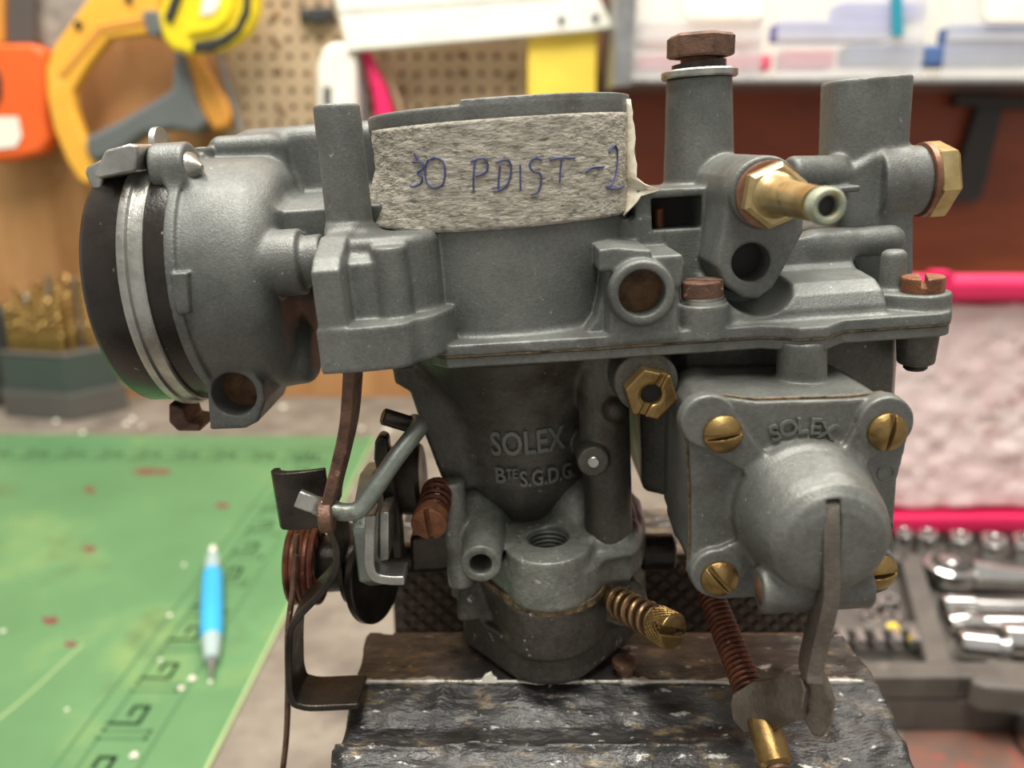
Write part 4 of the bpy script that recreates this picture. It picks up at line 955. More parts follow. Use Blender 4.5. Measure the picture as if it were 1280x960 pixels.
# yellow and black tool handle at the top
t = thing('tool_handle', 'lemon yellow and black ring handle of a tool hanging at the top', 'handle', W(260, 60, 615))
slabpart('shell', [(212, -40), (204, 0), (197, 18), (202, 46), (214, 62), (238, 68), (262, 64), (276, 62), (296, 52), (312, 38), (322, 14), (326, -40)], 606, 18, 'lemon', t, 4)
slabpart('rubber_edge', [(240, 52), (272, 46), (292, 34), (302, 12), (306, -40), (314, -40), (312, 16), (300, 40), (282, 56), (262, 64), (240, 66)], 603, 12, 'blackp', t, 2, 'black rubber edge')
slabpart('inner_ring', [(232, 40), (246, 20), (252, -40), (296, -40), (292, 8), (284, 26), (268, 38), (236, 44)], 602, 8, 'lemon', t, 2, 'bright yellow inner ring')
slabpart('window', [(250, 20), (258, -40), (276, -40), (274, 6), (266, 18)], 600.5, 4, 'whitep', t, 1, 'white label inside the ring')
slabpart('rubber_stripe', [(214, 30), (226, 0), (230, -40), (222, -40), (214, -4), (204, 22)], 603, 6, 'blackp', t, 1, 'black stripe on the shell')
t = thing('screwdriver', 'thin grey steel screwdriver shaft hanging beside the hacksaw', 'screwdriver', W(300, 150, 645))
obj('shaft', rod(W(272, 62, 645), W(302, 170, 645), 3.2, 2.6, 14), 'greymetal', t)
obj('tip', rod(W(302, 170, 645), W(304, 176, 645), 2.6, 1.2, 14), 'greymetal', t)
t = thing('pegboard_hook', 'small dark metal clip hooked into the pegboard at the top', 'hook', W(392, 20, PB))
slabpart('plate', [(372, 10), (416, 8), (418, 24), (392, 30), (374, 22)], PB - 12, 10, 'blackp', t, 2)
obj('prong', rod(W(384, 16, PB - 12), W(384, 16, PB + 6), 2.2, 2.2, 12), 'greymetal', t)

# white tool, pink handled pliers, try square
t = thing('caulking_tube', 'white plastic tool with a dark slot hanging on the pegboard', 'tool', W(420, 140, PB - 20))
slabpart('body', [(396, 160), (395, 82), (402, 60), (418, 50), (434, 54), (446, 68), (447, 160)], PB - 40, 34, 'whitep', t, 8)
slabpart('slot', [(404, 108), (414, 108), (414, 132), (404, 132)], PB - 41, 3, 'darkblade', t, .5, 'dark slot in the white body')
t = thing('pliers', 'pliers with magenta handles hanging under the white square', 'pliers', W(480, 150, PB - 20))
obj('handle', tube(catmull([W(456, 60, PB - 26), W(466, 90, PB - 26), W(476, 120, PB - 26), W(484, 160, PB - 26)], 6), 7, 14, rs=np.linspace(4, 10, 19)), 'pinkp', t, 60)
obj('handle', tube(catmull([W(474, 60, PB - 18), W(482, 90, PB - 18), W(498, 130, PB - 18), W(504, 165, PB - 18)], 6), 3, 12, rs=np.linspace(2.4, 3.6, 19)), 'pegboard', t, 60, label='thin tan handle leg')
obj('handle', tube(catmull([W(448, 64, PB - 20), W(452, 100, PB - 20), W(458, 165, PB - 20)], 6), 4, 12), 'greymetal', t, 60, label='grey steel leg')
t = thing('try_square', 'white try square with a yellow leg hanging across the pegboard', 'square', W(600, 60, PB - 30))
slabpart('stock', [(416, -10), (460, -40), (720, -60), (764, 27), (766, 34), (742, 38), (434, 64)], PB - 44, 18, 'whitep', t, 1.5)
slabpart('blade', [(660, 36), (746, 30), (744, 190), (660, 190)], PB - 34, 8, 'yellowrule', t, 1, 'yellow painted leg')
slabpart('edge_line', [(420, 14), (700, -6), (700, -4), (420, 16)], PB - 44.6, 1, 'greymetal', t, .1, 'grey scale line')
c = W(702, 25, PB - 44.5); obj('rivet', lathe(c, (0, -1, 0), [(0, 4), (.8, 4)], 16), 'greymetal', t, label='small grey rivet')
c = W(744, 22, PB - 44.5); obj('rivet', lathe(c, (0, -1, 0), [(0, 4), (.8, 4)], 16), 'greymetal', t, label='small grey rivet')
# mounting screws seen in the pegboard
for px, py, lb in ((520, 92, 'brass screw head in the pegboard below the white square, leftmost'), (576, 65, 'brass screw head touching the lower edge of the white square'), (577, 88, 'brass screw head midway below the white square'),
                   (636, 95, 'brass screw head left of the yellow leg'), (344, 18, 'topmost brass screw head beside the yellow handle'), (346, 55, 'second brass screw head down beside the yellow handle'),
                   (348, 88, 'third brass screw head down in the left pegboard column'), (352, 140, 'lowest brass screw head in the left pegboard column')):
    c = W(px, py, PB - 2)
    tag(obj('hook_screw', lathe(c, (0, 1, 0), [(0, 2.2), (1.0, 3.4), (2.0, 3.4)], 14), 'screwbrown', loc=c), lb, 'screw', 'screws in the pegboard')

# ---- clear drawer organiser at the top right
M['clear'] = mat('clear_plastic', srgb(226, 228, 228), srgb(236, 238, 238), 20, 0.3, 0, alpha=0.30)
M['paper'] = plastic('white_paper', (244, 240, 226), 0.7)
M['bluep'] = plastic('blue_packets', (112, 122, 190), 0.6); M['tealp'] = plastic('teal_packets', (40, 140, 160), 0.5)
M['rose'] = plastic('rose_packets', (214, 96, 120), 0.6); M['navy'] = plastic('blue_grey_packets', (78, 108, 156), 0.6); M['cream'] = plastic('cream_packets', (220, 214, 200), 0.6)
YO = 560.0
t = thing('drawer_organizer', 'grey framed organizer with clear plastic drawers above the red brown board', 'organizer', W(1020, 100, YO + 60))
fl0 = W(766, 108, YO); fr0 = W(1420, 98, YO)
obj('side_panel', extrude([W(a, b, YO) for a, b in [(766, 108), (790, 106), (800, -80), (776, -80)]], (0, 105.8, 0)), 'greymetal', t, None, label='grey metal side panel')
bevel(obj('bottom_shelf', box((fl0[0], YO + 2, W(1000, 104, YO)[2]), (fr0[0], YO + 105.8, W(1000, 97, YO)[2])), 'greymetal', t, None), 1)
obj('back_panel', box((fl0[0] + 8, YO + 100, W(1000, 97, YO)[2]), (fr0[0], YO + 105.8, W(1000, -90, YO)[2])), 'cream', t, None)
for k, (xa_, xb_) in enumerate([(792, 966), (970, 1178), (1182, 1400)]):
    p0, p1 = W(xa_, 96, YO), W(xb_, -80, YO)
    d_ = obj('drawer', box((p0[0], YO + 6, p0[2] + .5), (p1[0], YO + 8.5, p1[2])), 'clear', t, None, label='clear plastic drawer front')
    obj('drawer_lip', box((p0[0], YO + 3, p0[2] + 30), (p1[0], YO + 6, p0[2] + 34)), 'clear', d_, None)
    obj('drawer_wall', box((p1[0] - 2, YO + 8.5, p0[2] + .5), (p1[0], YO + 90, p1[2])), 'clear', d_, None)
for a in ([(858, -40), (954, -40), (954, 16), (948, 23), (862, 22), (856, 14)], [(1230, -40), (1330, -40), (1330, 26), (1236, 26), (1230, 18)]):
    slabpart('label_card', a, YO + 1.5, 1, 'paper', t, .3, 'blank white label card')
o = slabpart('packet_bundle', [(1114, -20), (1128, -20), (1130, 44), (1116, 46)], YO + 1.0, 2, 'tealp', t, .4, 'teal printed strip')
def inside(px0, py0, px1, py1, y, m, label, tt=30):
    a, b = W(px0, py1, y), W(px1, py0, y); c = ((a[0] + b[0]) / 2, y + tt / 2, a[2])
    o = obj('packet', box((a[0], y, a[2]), (b[0], y + tt, b[2])), m, None, None, loc=c); bevel(o, 3, 3)
    tag(o, label, 'packet', 'packets in the drawers')
inside(798, 68, 966, 88, YO + 14, 'rose', 'rose pink packet at the bottom of the left clear drawer')
inside(980, 62, 1046, 86, YO + 16, 'rose', 'darker pink packet in the middle clear drawer')
inside(972, 26, 1120, 50, YO + 20, 'bluep', 'lilac blue packet lying in the middle drawer')
inside(1050, 2, 1160, 26, YO + 30, 'bluep', 'lilac packet stacked upper in the middle drawer')
inside(1060, 56, 1300, 82, YO + 18, 'navy', 'blue grey packet along the right drawer foot')
inside(1190, 30, 1380, 52, YO + 34, 'navy', 'blue grey packet in the right drawer')
inside(800, 24, 950, 60, YO + 40, 'cream', 'cream packet in the left clear drawer')

# black bracket and pink strip on the right
t = thing('shelf_bracket', 'black metal shelf bracket against the red brown board', 'bracket', W(1215, 250, YW - 15))
slabpart('arm', [(1224, 128), (1256, 130), (1228, 246), (1216, 253), (1190, 252), (1188, 244)], YW - 26, 11, 'blackp', t, 1.5)
slabpart('rail', [(1196, 118), (1320, 124), (1320, 138), (1196, 132)], YW - 30, 15, 'blackp', t, 1.0)

# ---- socket case with open lid
ZR = 30.0
M['trayp'] = mat('dark_grey_case_plastic', srgb(74, 70, 66), srgb(92, 88, 82), 50, 0.5, 0, 0.2, 300, spots=(srgb(118, 112, 102), 60, 0.62, 0.12))
M['foam'] = mat('pink_white_foam', srgb(232, 204, 202), srgb(244, 226, 222), 45, 0.9, 0, 0.9, 120, spots=(srgb(196, 150, 144), 30, 0.58, 0.14), spots2=(srgb(190, 176, 130), 14, 0.66, 0.1), bdist=0.002)
M['caserim'] = plastic('magenta_case_rim', (206, 34, 86), 0.4)
fl_ = Wz(1035, 846, ZR); rr_ = Wz(1240, 652, ZR)
y0c, y1c = fl_[1], rr_[1]; xl = Wz(1030, 846, ZR)[0] - 10; xr = 520.0
case = thing('socket_case', 'open dark grey socket set case with a magenta rimmed lid lined in pink foam', 'tool case', (xl + 120, (y0c + y1c) / 2, 0))
bevel(obj('tray', box((xl, y0c, 0), (xr, y1c, ZR - 12)), 'trayp', case, None), 1.5)
for nm, lo_, hi_ in (('front_wall', (xl, y0c, ZR - 12), (xr, y0c + 12, ZR)), ('rear_wall', (xl, y1c - 8, ZR - 12), (xr, y1c, ZR)), ('side_wall', (xl, y0c, ZR - 12), (xl + 8, y1c, ZR))):
    bevel(obj(nm, box(lo_, hi_), 'trayp', case, None), 1.5)
def onz(pts, z, h_, nm, m, bev=1, label=None, root=None):
    return bevel(obj(nm, extrude([Wz(a, b, z) for a, b in pts], (0, 0, -h_)), m, root or case, None, label=label), bev)
onz([(1124, 690), (1150, 692), (1190, 830), (1160, 834)], ZR, 12, 'divider', 'trayp')
onz([(1040, 690), (1130, 690), (1136, 700), (1040, 700)], ZR, 12, 'divider', 'trayp')
onz([(1040, 776), (1150, 776), (1154, 786), (1040, 786)], ZR - 1, 11, 'divider', 'trayp')
onz([(1036, 828), (1200, 828), (1204, 846), (1036, 846)], ZR + .5, 12, 'ledge', 'trayp')
onz([(1234, 822), (1290, 826), (1290, 862), (1232, 858), (1212, 850)], ZR + 2, 14, 'latch', 'trayp', 2, 'scuffed case latch')
lz = ZR + 4; yl = y1c + 2; lt = W(1200, 345, yl)[2]
bevel(obj('lid_rim', box((xl, yl - 12, ZR - 4), (xr, yl + 4, lz + 4)), 'caserim', case, None, label='magenta hinge edge of the case'), 3)
lid = obj('lid', box((xl, yl + 4, ZR), (xr, yl + 14, lt)), 'caserim', case, None, label='magenta lid of the case'); bevel(lid, 3)
bevel(obj('lid_rim', box((xl, yl - 14, lt - 14), (xr, yl + 4, lt)), 'caserim', lid, None, label='magenta upper rim of the lid'), 4)
obj('lid_catch', box((W(1150, 340, yl)[0], yl - 20, lt - 6), (W(1170, 340, yl)[0], yl - 8, lt + 5)), 'pinkp', lid, None, label='small pink catch')
v = Vol((xl, yl - 10, ZR + 4), (xr, yl + 6, lt - 12), 2.0)
v.add(BX((xl + 6, yl - 4, lz + 6), (xr - 6, yl + 4.0, lt - 16), 2.5), 0); v.rough(1.6, 9, 4)
obj('foam_lining', v.mesh(), 'foam', case, 180, label='pinkish white foam lining')
# sockets and tools in the tray
def socket(px, py, r, h_, label):
    c = Wz(px, py, ZR + 3); t = thing('socket', label, 'socket', (c[0], c[1], ZR - 12), 'sockets in the case')
    a, e1, e2 = frame((0, 0, 1)); n = 24
    obj('shell', ringtube((c[0], c[1], ZR - 12), (0, 0, 1), r, r * .55, h_, n), 'chrome', t)
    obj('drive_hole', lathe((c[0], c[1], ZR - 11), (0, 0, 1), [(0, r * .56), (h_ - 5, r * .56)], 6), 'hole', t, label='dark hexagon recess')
for (px, py, r), lb in zip([(1130, 662, 5.4), (1160, 664, 6), (1201, 667, 6.4), (1243, 671, 7.4), (1284, 672, 8)],
                           ['chrome socket nearest the pump cover in the rear row', 'second chrome socket from the left in the rear row', 'middle chrome socket in the rear row', 'larger chrome socket right of the middle in the rear row', 'large chrome socket cut by the right picture edge']):
    socket(px, py, r, 15, lb)
for (px, py, r), lb in zip([(1092, 745, 5), (1112, 742, 5), (1090, 765, 4.6), (1116, 764, 4.6)],
                           ['small chrome socket touching the brass screw corner', 'small chrome socket left of the ratchet head', 'small dark mouthed socket in the lower left pair', 'small dark mouthed socket beside the divider']):
    socket(px, py, r, 13, lb)
t = thing('ratchet', 'chrome ratchet wrench with round head lying in the socket case', 'ratchet', Wz(1190, 712, ZR - 6))
c = Wz(1188, 708, ZR)
hdv = lathe((c[0], c[1], ZR - 9), (0, 0, 1), [(0, 13), (1.5, 14.5), (10, 14.5), (11.5, 13)], 40); hdv = (hdv[0] * 1, hdv[1])
obj('head', hdv, 'chrome', t); obj('dial', lathe((c[0], c[1], ZR + 2.5), (0, 0, 1), [(0, 11), (1.0, 10.5)], 36), 'blackp', t, label='dark direction dial')
obj('button', lathe((c[0] - 2, c[1] - 1, ZR + 3), (0, 0, 1), [(0, 6), (2.5, 5.4), (3.2, 4)], 28), 'chrome', t, label='bright centre button')
obj('handle', tube([c + (10, -4, -3), c + (30, -8, -3), c + (48, -9, -3), c + (52, -9, -3), c + (130, -13, -3)], 5, 16, rs=[9, 6.5, 5, 4.2, 4.2]), 'chrome', t, 50)
def bar(nm, p, q, r, label, cat, prof=None):
    a = Wz(*p, ZR - 4); b = Wz(*q, ZR - 4); ln = np.linalg.norm(b - a); t = thing(nm, label, cat, a)
    obj('shaft', lathe(a, b - a, [(0, r * .8), (1, r), (ln - 1, r), (ln, r * .8)], 20), 'chrome', t)
    obj('drive_end', lathe(a - (b - a) / ln * 2, b - a, [(0, r * 1.2), (1, r * 1.4), (16, r * 1.4), (18, r)], 20), 'chrome', t)
bar('extension_bar', (1182, 757), (1400, 764), 4.0, 'chrome extension bar just below the ratchet handle', 'bar')
bar('extension_bar', (1190, 777), (1400, 782), 3.4, 'thinner chrome bar below the extension bar', 'bar')
bar('universal_joint', (1204, 806), (1262, 812), 5.0, 'chrome joint piece with a band near the front of the case', 'joint')
bar('spinner_handle', (1256, 800), (1400, 810), 6.0, 'short chrome adapter at the right front of the case', 'adapter')
for i, px in enumerate((1052, 1074, 1097, 1119, 1142)):
    a = Wz(px + 4, 806, ZR - 3); b = Wz(px - 4, 786, ZR - 3)
    t = thing('screwdriver_bit', ['leftmost steel bit in the row of five beside the vise', 'second steel bit from the vise in the row of five', 'middle steel bit in the row of five', 'fourth steel bit with a yellow mark in the row of five', 'last steel bit of the row next to the divider'][i], 'bit', a, 'bits in the case')
    obj('shank', lathe(a, b - a, [(0, 2.6), (.6, 3.4), (9, 3.4), (9.5, 2.4), (18, 1.4)], 6), 'chrome', t, None)
    if i == 3: obj('band', lathe(b, b - a, [(-3, 3.6), (0, 3.6)], 12), 'yellowrule', t, None, label='yellow band')
# chrome clip at the right edge on the bench
t = thing('spanner', 'chrome spanner end on the bench at the right picture edge', 'spanner', Wz(1290, 900, 0))
v = Vol((Wz(1290, 900, 0)[0] - 20, Wz(1290, 900, 0)[1] - 40, -1), (Wz(1290, 900, 0)[0] + 30, Wz(1290, 900, 0)[1] + 30, 16), 0.8)
pA, pB_ = Wz(1278, 872, 7), Wz(1290, 925, 7); v.add(CAPS(pA, pB_, 5, 6), 0); v.add(CAPS(Wz(1272, 868, 8), Wz(1280, 880, 8), 3.5), 1)
v.D = np.maximum(v.D, -v.ax[2][None, None, :].astype(np.float32) + 0.1)
obj('jaw', v.mesh(), 'chrome', t, 180)

# ---- green mat, pen, crumbs
M['mat'] = mat('green_vinyl', srgb(80, 120, 80), srgb(94, 138, 95), 9, 0.42, 0, 0.25, 60, lo=0.3, hi=0.7,
               spots=(srgb(124, 150, 92), 8, 0.54, 0.2), spots2=(srgb(84, 104, 68), 11, 0.57, 0.15), bdist=0.002)
M['matline'] = plastic('dark_green_print', (68, 108, 72), 0.45)
M['matedge'] = plastic('pale_mat_edge', (150, 168, 120), 0.6)
ZM = 2.0
mt = thing('cutting_mat', 'worn green vinyl mat with a printed meander border on the bench', 'mat', Wz(200, 750, 0))
cA = Wz(468, 546, ZM); cB = Wz(230, 1010, ZM); dv = (cB - cA) / np.linalg.norm(cB - cA); du = np.array([-1.0, 0.02, 0]); du /= np.linalg.norm(du)
corner = cA; Lw = 620; Ld = float(np.linalg.norm(cB - cA)) + 40
o = obj('sheet', extrude([corner, corner + du * Lw, corner + du * Lw + dv * Ld, corner + dv * Ld], (0, 0, -1.8)), 'mat', mt, None)
obj('edge_strip', extrude([corner + (0, 0, .05), corner + du * -1.6 + (0, 0, .05), corner + du * -1.6 + dv * Ld + (0, 0, .05), corner + dv * Ld + (0, 0, .05)], (0, 0, -1.8)), 'matedge', mt, None, label='pale edge of the mat')
def ribbon(pts, wd, z):
    g = []
    for i in range(len(pts) - 1):
        a, b = np.array(pts[i][:2]), np.array(pts[i + 1][:2]); d_ = b - a; ln = np.linalg.norm(d_)
        if ln < 1e-6: continue
        d_ /= ln; n_ = np.array([-d_[1], d_[0]]) * wd / 2; a = a - d_ * wd / 2; b = b + d_ * wd / 2
        q = [(*(a + n_), z), (*(a - n_), z), (*(b - n_), z), (*(b + n_), z)]
        g.append(extrude(q, (0, 0, 0.12)))
    return join(*g)
def mp_(a, b): return corner + du * a + dv * b            # a along the back edge, b along the right edge
for side in (0, 1):
    key = []; u = 36.0; end = 520 if side == 0 else Ld - 20; per = 34.0
    while u < end:
        key += [(u, 0), (u, 22), (u + 24, 22), (u + 24, 8), (u + 12, 8), (u + 12, 15), (u + 18, 15), (u + 18, 15), (u + 12, 15), (u + 12, 8), (u + 24, 8), (u + 24, 22), (u + 29, 22), (u + 29, 0)]; u += per
    pt_ = [mp_(a, 40 + b) if side == 0 else mp_(34 + b, a) for a, b in key]
    obj('printed_border', ribbon(pt_, 1.8, ZM + .02), 'matline', mt, None)
    for off in (29, 66):
        ln_ = [mp_(off, off + 4), mp_(560, off + 4)] if side == 0 else [mp_(off, off + 4), mp_(off, Ld - 10)]
        obj('printed_line', ribbon(ln_, 1.6, ZM + .02), 'matline', mt, None)
cr_ = [Wz(a, b, ZM) for a, b in ((-20, 915), (40, 865), (75, 832), (104, 806))]
obj('crease', tube(catmull([p + (0, 0, .1) for p in cr_], 5), 0.7, 6), 'matedge', mt, None, label='pale crease across the mat')
M['stain'] = plastic('red_brown_paint', (108, 62, 58), 0.6)
for k, (a, b, rx, ry) in enumerate([(190, 590, 26, 4), (112, 686, 10, 4), (63, 776, 14, 6), (278, 632, 9, 4), (88, 805, 8, 4), (112, 612, 8, 4)]):
    pts = []
    for q in range(14):
        th_ = q * 2 * math.pi / 14; s_ = RNG.uniform(.6, 1.15); pts.append(Wz(a + rx * s_ * math.cos(th_), b + ry * s_ * math.sin(th_), ZM + .05))
    obj('paint_stain', extrude(pts, (0, 0, 0.1)), 'stain', mt, None, label='red brown paint stain')
M['crumb'] = plastic('white_crumb', (226, 222, 206), 0.7)
M['penblue'] = plastic('blue_pen_grip', (54, 160, 214), 0.35); M['penclear'] = plastic('clear_pen_barrel', (150, 170, 168), 0.3)
pA, pB = Wz(266, 684, ZM + 6.6), Wz(264, 846, ZM + 4.0); d_ = pB - pA; ln = np.linalg.norm(d_)
pen = thing('pen', 'blue gripped pen lying on the green mat', 'pen', Wz(265, 765, ZM))
seg = lambda a, b, prof, nm, m, lb: obj(nm, lathe(pA + d_ * a, d_, [(t * (b - a) * ln, r) for t, r in prof], 24), m, pen, 40, label=lb)
seg(0.0, 0.08, [(0, 1.6), (.2, 2.2), (1, 2.4)], 'push_button', 'whitep', 'pale push button')
seg(0.08, 0.26, [(0, 3.4), (.2, 4.6), (1, 5.2)], 'upper_barrel', 'penclear', 'greenish clear upper barrel')
seg(0.24, 0.76, [(0, 5.2), (.05, 6.2), (.5, 6.4), (.95, 6.0), (1, 5.2)], 'grip', 'penblue', 'bright blue grip')
seg(0.76, 0.90, [(0, 5.2), (.5, 4.8), (1, 3.4)], 'cone', 'penclear', 'clear cone')
seg(0.90, 1.0, [(0, 2.2), (.6, 1.2), (1, 0.4)], 'tip', 'greymetal', 'metal tip')
cs = [(240, 850, 2.2, 'larger white crumb just left of the pen tip'), (226, 862, 2.2, 'white crumb below left of the pen tip'), (168, 946, 2.4, 'white crumb near the bottom picture edge on the mat'),
      (212, 770, 1.6, 'white crumb left of the blue pen grip'), (200, 826, 1.4, 'small crumb left of the pen cone on the border print'), (84, 888, 1.3, 'small crumb near the pale crease end'),
      (230, 707, 1.5, 'small crumb left of the upper pen barrel'), (263, 853, 1.5, 'tiny crumb touching the pen tip'), (4, 790, 1.5, 'crumb at the left picture edge on the mat'),
      (104, 542, 3, 'white crumb behind the mat below the drill stand'), (166, 525, 3.2, 'white crumb of a pair right of the drill stand, rear one'), (158, 531, 3.2, 'white crumb of a pair right of the drill stand, front one'),
      (70, 528, 3, 'white crumb at the foot of the drill stand'), (178, 534, 2.4, 'white crumb below the round choke cap'), (354, 510, 3.6, 'round white crumb seen left of the rusty lever'),
      (452, 537, 3, 'white crumb seen right of the rusty lever'), (484, 540, 4, 'white crumb seen left of the link rod end')]
for k, (a, b, r, lb) in enumerate(cs):
    on = b > 548; z = ZM if on else 0.0; c = Wz(a, b, z)
    g = lathe((c[0], c[1], z - .05), (0, 0, 1), [(0, r * .5), (r * .4, r * .9), (r * .9, r * .4)], 7, ph=k)
    gv = g[0].copy(); gv[:, :2] += RNG.uniform(-.25, .25, (len(gv), 2)) * r
    tag(obj('crumb', (gv, g[1]), 'crumb', None, 30, loc=(c[0], c[1], z)), lb, 'crumb', 'crumbs on the mat' if on else 'crumbs behind the mat')

# ---- drill stand with bits
M['standgreen'] = plastic('dark_green_grey_plastic', (66, 76, 70), 0.5)
M['standgrey'] = plastic('grey_plastic', (86, 84, 80), 0.55)
M['gold'] = mat('titanium_gold', srgb(150, 118, 66), srgb(186, 156, 98), 90, 0.35, 0.8)
M['steeldark'] = mat('drill_steel', srgb(128, 118, 100), srgb(164, 150, 124), 90, 0.35, 0.8)
dc = Wz(90, 527, 0)
def P2(px, py, z): return Wz(px, py, z)
ds = thing('drill_stand', 'stepped dark grey drill bit stand at the back left of the bench', 'stand', dc + (-20, 30, 0))
e1 = np.array([-0.93, 0.20, 0.0]); e2 = np.array([0.62, 0.70, 0.0]); 
def wedge(nm, c, la, lb, z0, z1, m): return bevel(obj(nm, extrude([c + (0, 0, z0), c + e1 * la + (0, 0, z0), c + e1 * la + e2 * lb + (0, 0, z0), c + e2 * lb + (0, 0, z0)], (0, 0, z1 - z0)), m, ds, None), 1.5)
wedge('lower_tier', dc, 84, 62, 0, 28, 'standgrey')
wedge('lip', dc + (-.5, 1, 0), 84, 60, 28, 31, 'standgreen')
wedge('upper_tier', dc + e1 * 2 + e2 * 3, 80, 56, 31, 66, 'standgreen')
wedge('top_lip', dc + e1 * 1 + e2 * 2, 82, 58, 66, 69, 'standgrey')
n = 0
for j in range(3):
    for i in range(7):
        c = dc + e1 * (14 + i * 10.0 + (j % 2) * 4) + e2 * (12 + j * 15) + (0, 0, 60); hh = 60 + j * 9 + RNG.uniform(-6, 8); r = 3.2 + 0.25 * (i % 3)
        od = ['rightmost', 'second from the right', 'third from the right', 'middle', 'third from the left', 'second from the left', 'leftmost'][i]
        t = thing('drill_bit', od + [' drill bit in the front row of the stand', ' drill bit in the middle row of the stand', ' drill bit in the rear row of the stand'][j], 'drill bit', c, 'drill bits front row' if j == 0 else 'drill bits middle row' if j == 1 else 'drill bits rear row')
        m_ = 'gold' if (i + j) % 3 else 'steeldark'
        if j == 0: m_ = 'gold'
        obj('shank', lathe(c, (0, 0, 1), [(0, r), (hh * .35, r), (hh * .36, r * .72), (hh - 4, r * .72), (hh, .4)], 12), m_, t)
        obj('flute', join(*[tube(helix(c + (0, 0, hh * .36), c + (0, 0, hh - 2), r * .74, 3, 10, ph=p), r * .34, 5) for p in (0, math.pi)]), m_, t)
        n += 1
o = slabpart('dark_bottle', [(-20, 385), (3, 390), (10, 410), (10, 500), (-20, 506)], 640, 30, 'blackp', None, 3)
tag(o, 'black object standing beside the drill stand at the left edge', 'box')

# ---- bench vise
M['vise'] = mat('worn_vise_iron', srgb(34, 34, 34), srgb(74, 72, 70), 130, 0.42, 0.25, 0.8, 420, rvar=0.12, lo=.38, hi=.62, stretch=(0.45, 1, 1), grain=0.3, gscale=700,
                spots=(srgb(112, 98, 74), 260, 0.56, 0.10), spots2=(srgb(186, 184, 178), 420, 0.62, 0.05), bdist=0.0008)
M['visejaw'] = mat('dark_oily_jaw', srgb(62, 52, 46), srgb(94, 82, 74), 120, 0.42, 0.5, 0.4, 900, spots=(srgb(104, 88, 66), 110, 0.58, 0.1))
M['bare'] = mat('bare_worn_edge', srgb(176, 170, 160), srgb(206, 202, 194), 300, 0.4, 0.6, 0.4, 900, spots=(srgb(120, 112, 100), 300, 0.55, 0.1))
ZV = 148.0
xl0, xr0 = Wz(447, 830, ZV)[0], Wz(1100, 850, ZV)[0]
yr, yf = Wz(650, 790, ZV)[1], Wz(650, 851, ZV)[1]
vise = thing('bench_vise', 'black worn iron bench vise gripping below the carburetor', 'vise', ((xl0 + xr0) / 2, 0, 0))
prof = [(yr, ZV), (yf, ZV), (-30, W(650, 890, -30)[2]), (-33, W(650, 910, -33)[2]), (-36.5, W(650, 926, -36.5)[2]), (-44, W(650, 975, -44)[2]), (-48, 90), (-40, 60), (yr, 60)]
v = Vol((xl0 - 8, -54, 56), (xr0 + 8, yr + 3, ZV + 4), 0.8)
v.add(PX(prof, xl0, xr0, 1.0), 0)
v.add(PX([(-34, 128), (-38, W(650, 928, -38)[2]), (-46, 116), (-50, 88), (-34, 80)], xl0 - 2.5, W(905, 930, -40)[0], 2.5), 1.5)
v.cut(PY([(xr0 - 2, ZV + 2), (xr0 + 3, ZV + 2), (xr0 + 3, ZV - 10)], -60, 30, 0.2), 0.8)
v.rough(0.35, 3.5, 21); v.rough(0.5, 9, 22)
obj('front_jaw', v.mesh(), 'vise', vise, 180)
yb = Wz(650, 692, ZV)[1]
bxl, bxr = W(491, 740, yb)[0], W(1030, 760, yb)[0]
bevel(obj('rear_jaw', box((bxl + .5, yb + 3, 60), (bxr - .5, yb + 32, ZV - 0.2)), 'vise', vise, None), 1)
jp = obj('jaw_plate', box((bxl, yb, 108), (bxr, yb + 3, ZV)), 'visejaw', vise, None, label='dark serrated jaw plate')
bevel(obj('jaw_plate', box((xl0 + 6, yr, 108), (xr0 - 8, yr + 2.2, ZV - 1.5)), 'visejaw', vise, None, label='front jaw plate'), .3)
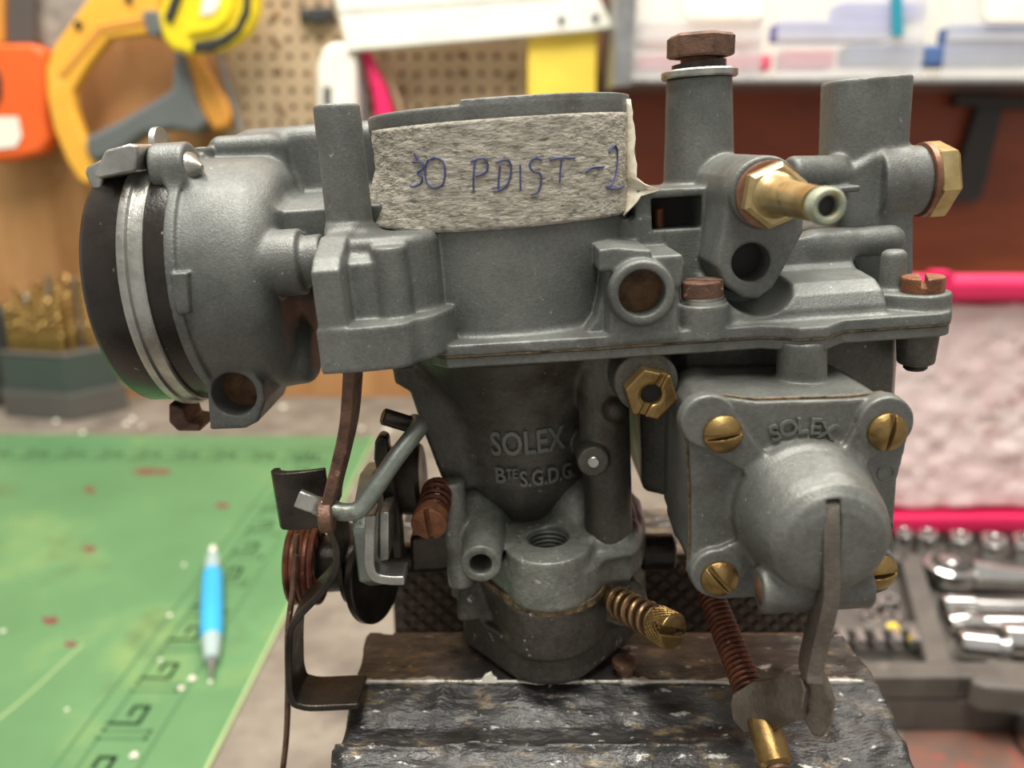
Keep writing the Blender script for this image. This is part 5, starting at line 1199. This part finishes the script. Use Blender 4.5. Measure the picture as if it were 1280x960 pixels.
# diamond teeth
pit = 5.3; me0 = None; k = 0
for j in range(12):
    for i in range(int((bxr - bxl) / pit)):
        x = bxl + 3 + i * pit + (pit / 2 if j % 2 else 0); z = ZV - 2.6 - j * pit / 2
        if x > bxr - 2.5: continue
        if me0 is None:
            s_ = 2.15; q = 1.35
            me0 = bpy.data.meshes.new('tooth')
            me0.from_pydata([(c[0] * MM, c[1] * MM, c[2] * MM) for c in [(-s_, 0, 0), (0, 0, -s_), (s_, 0, 0), (0, 0, s_), (-q, -.9, 0), (0, -.9, -q), (q, -.9, 0), (0, -.9, q)]], [],
                            [(0, 1, 5, 4), (1, 2, 6, 5), (2, 3, 7, 6), (3, 0, 4, 7), (4, 5, 6, 7)]); me0.materials.append(M['visejaw'])
        o = bpy.data.objects.new('tooth', me0); COL.objects.link(o); o.parent = jp
        o.location = (np.array([x, yb + 0.02, z]) - ORG[vise.name]) * MM; k += 1
print('teeth', k)
# worn bare edge, paint chip and a rusty stud on the front jaw
xs = np.linspace(xl0 + 1, xr0 - 4, 150); up = []; dnn = []
for x in xs:
    w_ = max(0.0, 0.15 + 0.8 * math.sin(x * .41) * math.sin(x * .143 + 1) + RNG.uniform(-.5, .5))
    up.append((x, yf - 0.3 + w_ * 0.9, ZV + 0.30)); dnn.append((x, yf - 0.55 - w_ * .25, ZV - 0.2 - w_ * .7))
V = up + [(x, yf - 0.5, ZV + 0.18) for x in xs] + dnn; n = len(xs)
f = [[i, i + 1, n + i + 1, n + i] for i in range(n - 1)] + [[n + i, n + i + 1, 2 * n + i + 1, 2 * n + i] for i in range(n - 1)]
o = obj('worn_edge', (V, f), 'bare', vise, 180, label='bare metal wear along the jaw edge')
sd = o.modifiers.new('thickness', 'SOLIDIFY'); sd.thickness = 0.4 * MM; sd.offset = -1
ch = [W(a, b, yf - 0.9) for a, b in [(602, 852), (606, 846), (614, 842), (617, 848), (621, 850), (622, 862), (611, 866), (600, 862)]]
obj('paint_chip', extrude(ch, (0, 0.9, 0)), 'paper', vise, None, label='pale chip on the jaw edge')
c = Wz(780, 843, ZV); obj('stud', lathe((c[0], c[1], ZV - 1), (0, 0, 1), [(0, 2.0), (3.2, 2.0), (3.4, 2.8), (4.6, 2.8), (5.0, 2.0)], 16), 'rust', vise, label='small rusty stud on the jaw')
# body of the vise below the jaws, down to the bench
vx = (xl0 + xr0) / 2
bevel(obj('slide', box((vx - 26, -30, 66), (vx + 26, yb + 30, 104)), 'vise', vise, None), 3)
bevel(obj('rear_body', box((vx - 36, yb + 4, 10), (vx + 36, yb + 60, 100)), 'vise', vise, None), 4)
bevel(obj('base', box((vx - 44, yb - 20, 0), (vx + 44, yb + 70, 14)), 'vise', vise, None), 3)
obj('lead_screw', rod((vx, -90, 82), (vx, -20, 82), 9, 9, 24, 1), 'steel', vise)
